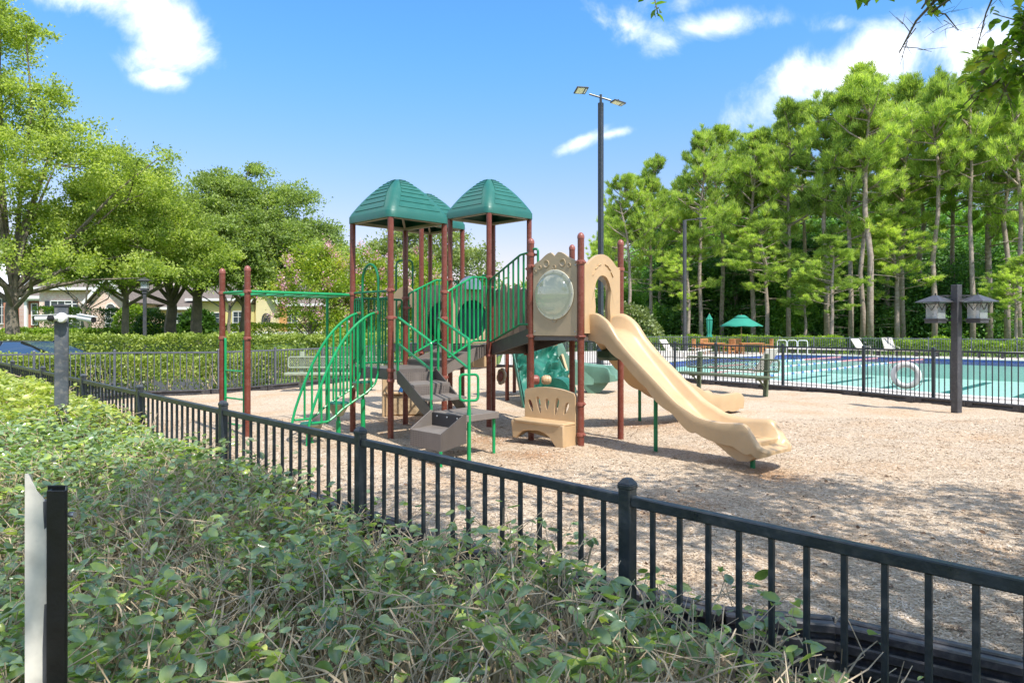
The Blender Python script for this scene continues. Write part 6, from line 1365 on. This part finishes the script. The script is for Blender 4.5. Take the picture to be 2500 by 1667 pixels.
shrub(HXs(822, 44), 44, .8, .9, 'pale shrub at the right end of the cream house', L_myrt, 67, 1500, .12, 1.0)
shrub(HXs(1525, 60), 60, -.1, 3.3, 'grey olive tree-like shrub behind the arch of the tower', leafmat('olive leaves', [(.10, .14, .05), (.17, .22, .08), (.26, .31, .13), (.34, .38, .17)], .5, .3, .4), 68, 5200, .24, 1.15)
# grass tufts in the lawn gaps are left to the lawn material

# ------------------------------------------------------------------ the near silverthorn hedge
def near_hedge():
    rng = np.random.default_rng(101); e = empty('silverthorn_hedge', (-1.2, 2.9, -.12), 'loose silvery green hedge with tan twigs filling the foreground, along the near fence', 'hedge')
    o = np.array((.45, 2.75)); ax = np.array((-.7125, .7017)); pn = np.array((-.7017, -.7125))   # along the fence, towards the viewer
    def top(s, d):
        z = np.interp(s, [-1.6, -.9, -.3, .5, 1.2, 2.0, 3.2, 4.5, 5.8, 7.5, 13], [.52, .64, .70, .74, .64, .66, .70, .79, .87, .96, 1.0])
        z = z+.035*np.sin(s*2.3+d*3)+.03*np.sin(s*5.1-d*4.3)-.10*np.exp(-((s-1.35)/.45)**2-((d-.15)/.3)**2)
        return z-.10*np.clip((.22-d)/.22, 0, 1)
    def P(s, d, z): return np.stack([o[0]+ax[0]*s+pn[0]*d, o[1]+ax[1]*s+pn[1]*d, z], -1)
    def dry(s, d): return np.exp(-((s-1.2)/.7)**2-((d-.15)/.25)**2)+.9*np.exp(-((s-1.6)/1.2)**2-((d-1.25)/.32)**2)+.9*np.exp(-((s-.2)/.8)**2-((d-1.05)/.22)**2)+.8*np.exp(-((s-2.6)/.7)**2-((d-.7)/.25)**2)+.8*np.exp(-((s+.1)/.5)**2-((d-.45)/.16)**2)+.8*np.exp(-((s-3.3)/.8)**2-((d-2.0)/.4)**2)+.55*(s < -.6)+.15*(s < .0)
    # twigs: clumps of branching stems
    T = MB(); tips = []
    for (s0, s1, n, q) in ((-1.7, 4.2, 2100, 1), (4.2, 12.8, 900, 0)):
        for _ in range(n):
            s = s0+(s1-s0)*rng.random(); d = .04+2.1*rng.random(); zt = float(top(s, d)); dd = float(dry(s, d))
            b = V3(P(np.array(s), np.array(d), -.12+.2*rng.random()).tolist()); lean = V3((rng.normal()*.16, rng.normal()*.16, 0)); tip = V3((b.x+lean.x, b.y+lean.y, zt*(.86+.18*rng.random()))); r = .0032+.0024*rng.random()
            m1 = b.lerp(tip, .5)+V3((rng.normal()*.04, rng.normal()*.04, 0)); 
            if q: T.tube([b, m1, tip], [r*1.7, r*1.3, r*.7], 4, cap=False)
            else: T.tube([b, tip], [r*2.2, r], 3, cap=False)
            tips.append((tip, dd))
            for _k in range(4 if q else 1):
                st = m1.lerp(tip, rng.random()); en = st+V3((rng.normal()*.10, rng.normal()*.10, .04+.12*rng.random())); en.z = min(en.z, zt+.05)
                if q: md = st.lerp(en, .5)+V3((rng.normal()*.012, rng.normal()*.012, .012)); T.tube([st, md, en], [r*.8, r*.65, r*.4], 3, cap=False)
                else: T.tube([st, en], [r, r*.6], 3, cap=False)
                tips.append((en, dd))
                if q and rng.random() < .7:
                    e2 = en+V3((rng.normal()*.05, rng.normal()*.05, .03+.04*rng.random())); T.tube([st.lerp(en, .6), e2], [r*.5, r*.3], 3, cap=False); tips.append((e2, dd))
    T.build('twigs', M_twig, e, kind='stuff', smooth=False)
    # leaves
    C = []
    for (s0, s1, n) in ((-1.7, 4.0, 3900), (4.0, 13.0, 22000)):
        s = s0+(s1-s0)*rng.random(n); d = .03+2.1*rng.random(n); zt = top(s, d); dep = np.abs(rng.normal(size=n))*.09+(rng.random(n) < .15)*.25*rng.random(n); k = rng.random(n) > dry(s, d)*.9; z = zt-dep+.02
        C.append(P(s, d, z)[k])
    tp = np.array([tuple(t) for t, dd in tips if rng.random() > dd*.98]); tp = tp[rng.random(len(tp)) < .70]
    tp = np.repeat(tp, 2, 0)+rng.normal(size=(2*len(tp), 3))*.014; C.append(tp); C = np.concatenate(C); n = len(C)
    a = rng.random(n)*2*pi; ti = rng.normal(size=n)*.30+.12; D = np.stack([np.cos(a)*np.cos(ti), np.sin(a)*np.cos(ti), np.sin(ti)], -1); up = np.tile([0, 0, 1.0], (n, 1))+rng.normal(size=(n, 3))*.38
    B = unit(np.cross(up, D)); Nn = np.cross(D, B); l = (.036+.034*rng.random((n, 1)))*np.where(C[:, 1:2] > 6.5, 1.15, 1)*np.where(rng.random((n, 1)) < .12, .6, 1); w_ = l*(.26+.07*rng.random((n, 1))); cv = l*.14*rng.normal(size=(n, 1)); fo = w_*(.25+.3*rng.random((n, 1)))
    prof = ((0, .12, 0), (.22, .82, .3), (.5, 1.0, .55), (.78, .78, .45), (1.0, .06, 0))
    rows = []
    for t, ww, cc in prof:
        mid = C+D*l*t+Nn*cv*cc; rows += [mid-B*w_*ww+Nn*fo*ww, mid, mid+B*w_*ww+Nn*fo*ww]
    V = np.stack(rows, 1).reshape(-1, 3); base = (np.arange(n)*15)[:, None, None]
    q = np.array([[i*3+j, i*3+j+1, i*3+j+4, i*3+j+3] for i in range(4) for j in range(2)])[None]; F = (base+q).reshape(-1, 4)
    far = C[:, 1]-.25*rng.normal(size=n) > 6.3; Vr = V.reshape(n, 15, 3)-np.array((-1.2, 2.9, -.12))  # leaves past the tree's shade: new growth plus sunlit brightness in the colour
    for nm, sel, mt in (('leaf_mass', ~far, L_ela), ('young_leaf_mass', far, leafmat('sunlit new silverthorn leaves', [(.15, .21, .05), (.28, .35, .08), (.45, .50, .13), (.62, .64, .24)], .35, .4, 3, .6))):
        k = int(sel.sum()); link(nm, npmesh(nm, Vr[sel].reshape(-1, 3), F[:k*8], mt, True), None, e)['kind'] = 'stuff'
near_hedge()

# ------------------------------------------------------------------ overhanging tree at the viewer's right
def broadleaf_leaves(rng, C, D, size):
    n = len(C); up = np.tile([0, 0, 1.0], (n, 1))+rng.normal(size=(n, 3))*.5; B = unit(np.cross(up, D)); Nn = np.cross(D, B); l = size*(.7+.6*rng.random((n, 1))); w_ = l*.27; fo = w_*.3; rows = []
    for t, ww in ((0, .1), (.3, .9), (.62, .95), (1.0, .05)):
        mid = C+D*l*t-Nn*l*.10*t*t; rows += [mid-B*w_*ww+Nn*fo*ww, mid, mid+B*w_*ww+Nn*fo*ww]
    V = np.stack(rows, 1).reshape(-1, 3); q = np.array([[i*3+j, i*3+j+1, i*3+j+4, i*3+j+3] for i in range(3) for j in range(2)])[None]; return V, ((np.arange(n)*12)[:, None, None]+q).reshape(-1, 4)
rng = np.random.default_rng(120)
ov = empty('overhanging_tree', (5.2, -2.0, -.15), 'tree whose leafy twigs hang into the top right of the view', 'tree')
s = MB(); tb = V3((5.2, -2.0, -.4)); s.tube([tb, V3((5.1, -1.9, 1.6)), V3((4.9, -1.5, 3.4)), V3((4.6, -1.0, 4.8))], [.22, .18, .15, .12], 10)
cl = []
for _ in range(480):
    x = -.8+10.4*rng.random(); y = -4.7+9.5*rng.random(); 
    if (x-4.3)**2/25+(y-.05)**2/20 > 1: continue
    if sin(x*2.5+1)*sin(y*2.2+.4)+.5*sin(x*4.3-y*3.1) > .54 or (x < 3.0 and rng.random() < .38): continue
    cl.append((x, y, 5.4+1.6*rng.random()+.0))
for c in cl[::4]:
    st = V3((4.9, -1.5, 3.4)).lerp(V3((4.6, -1.0, 4.8)), rng.random()); c = V3(c); m_ = st.lerp(c, .5)+V3((0, 0, .4)); s.tube([st, m_, c], [.06, .035, .008], 5, cap=False)
LV = []; LD = []
for c in cl:
    k = 120; d = unit(rng.normal(size=(k, 3))+np.array([0, 0, -.2])); LV.append(np.array(c)+rng.normal(size=(k, 3))*np.array([.33, .33, .18])); LD.append(d)
# branches that reach into view
def spray(p0, p1, n, per, rad, bare=False, r=.012, sz=.07):
    p0 = V3(p0); p1 = V3(p1); s.tube([V3((4.9, -1.5, 3.4)), V3((5.0, .6, 5.2)).lerp(p0, .35), p0], [.05, .03, r], 5, cap=False); m_ = p0.lerp(p1, .5)+V3((0, 0, .05)); s.tube([p0, m_, p1], [r, r*.7, r*.35], 5, cap=False)
    for i in range(n):
        t = .25+.75*i/n; b = p0.lerp(p1, t); d = V3(unit(rng.normal(size=3)).tolist()); e_ = b+d*rad*(.5+.6*rng.random()); s.tube([b, b.lerp(e_, .5)+V3((0, 0, .01)), e_], [r*.35, r*.25, r*.12], 3, cap=False)
        if bare:
            for _ in range(2): e2 = e_+V3(unit(rng.normal(size=3)).tolist())*rad*.5; s.tube([b.lerp(e_, .6), e2], [r*.2, r*.08], 3, cap=False)
        else:
            k = per; tt = rng.random((k, 1)); LV.append(np.array(b)*(1-tt)+np.array(e_)*tt+rng.normal(size=(k, 3))*.025); LD.append(unit(np.array(d)[None]*.5+rng.normal(size=(k, 3))*.7+np.array([0, 0, -.3])))
W = lambda px, py, Y: ((px-1250)/1722*Y, Y, 1.65+(800-py)/1722*Y)
# points below are plain measured positions in metres
spray(W(1560, -160, 5.6), W(1607, 40, 5.4), 7, 7, .09)
spray(W(2330, -170, 5.0), W(2110, 15, 5.2), 7, 7, .12)
spray(W(2420, -190, 4.8), W(2250, 22, 4.9), 14, 9, .16, r=.018)
spray(W(2280, 5, 4.9), W(2195, 130, 5.2), 6, 0, .20, True, .012)
spray(W(2275, 30, 4.9), W(2340, 75, 5.0), 4, 0, .16, True, .008)
spray(W(2430, -20, 4.9), W(2385, 120, 5.0), 5, 0, .16, True, .008)
spray(W(2640, -40, 4.6), W(2395, 180, 5.0), 24, 10, .26, r=.02)
spray(W(2640, 120, 4.4), W(2370, 235, 4.8), 22, 9, .22, r=.02)
spray(W(2600, 60, 4.6), W(2470, 130, 4.7), 14, 9, .18, r=.012)
spray(W(2620, 10, 4.4), W(2490, 70, 4.6), 8, 8, .14)
s.build('branches', M_bark, ov)
V, F = broadleaf_leaves(rng, np.concatenate(LV), np.concatenate(LD), np.concatenate([np.full((len(q), 1), .115 if q[0][2] > 4.9 else .08) for q in LV])); link('leaves', npmesh('leaves', V-np.array((5.2, -2.0, -.15)), F, leafmat('overhanging leaves', [(.06, .13, .02), (.12, .23, .03), (.22, .34, .05), (.42, .44, .07)], .35, .5, 1.5), True), None, ov)['kind'] = 'stuff'
# a few fallen leaves and darker twigs on the mulch
rng = np.random.default_rng(130); n = 260; yy = 3.4+5*rng.random(n); xx = (rng.random(n)*1.3-.35)*yy; k = inpoly(xx, yy, BORDER); C = np.stack([xx, yy, mz(xx, yy)+.02], -1)[k]; D = unit(rng.normal(size=C.shape)*np.array([1, 1, .2]))
V, F = broadleaf_leaves(rng, C, D, .045); tag(link('fallen_leaves', npmesh('fallen_leaves', V, F, mat('brown fallen leaves', (.16, .09, .05), .8, .3, 3)), None), 'small brown fallen leaves scattered on the shaded mulch', 'fallen leaves', kind='stuff')
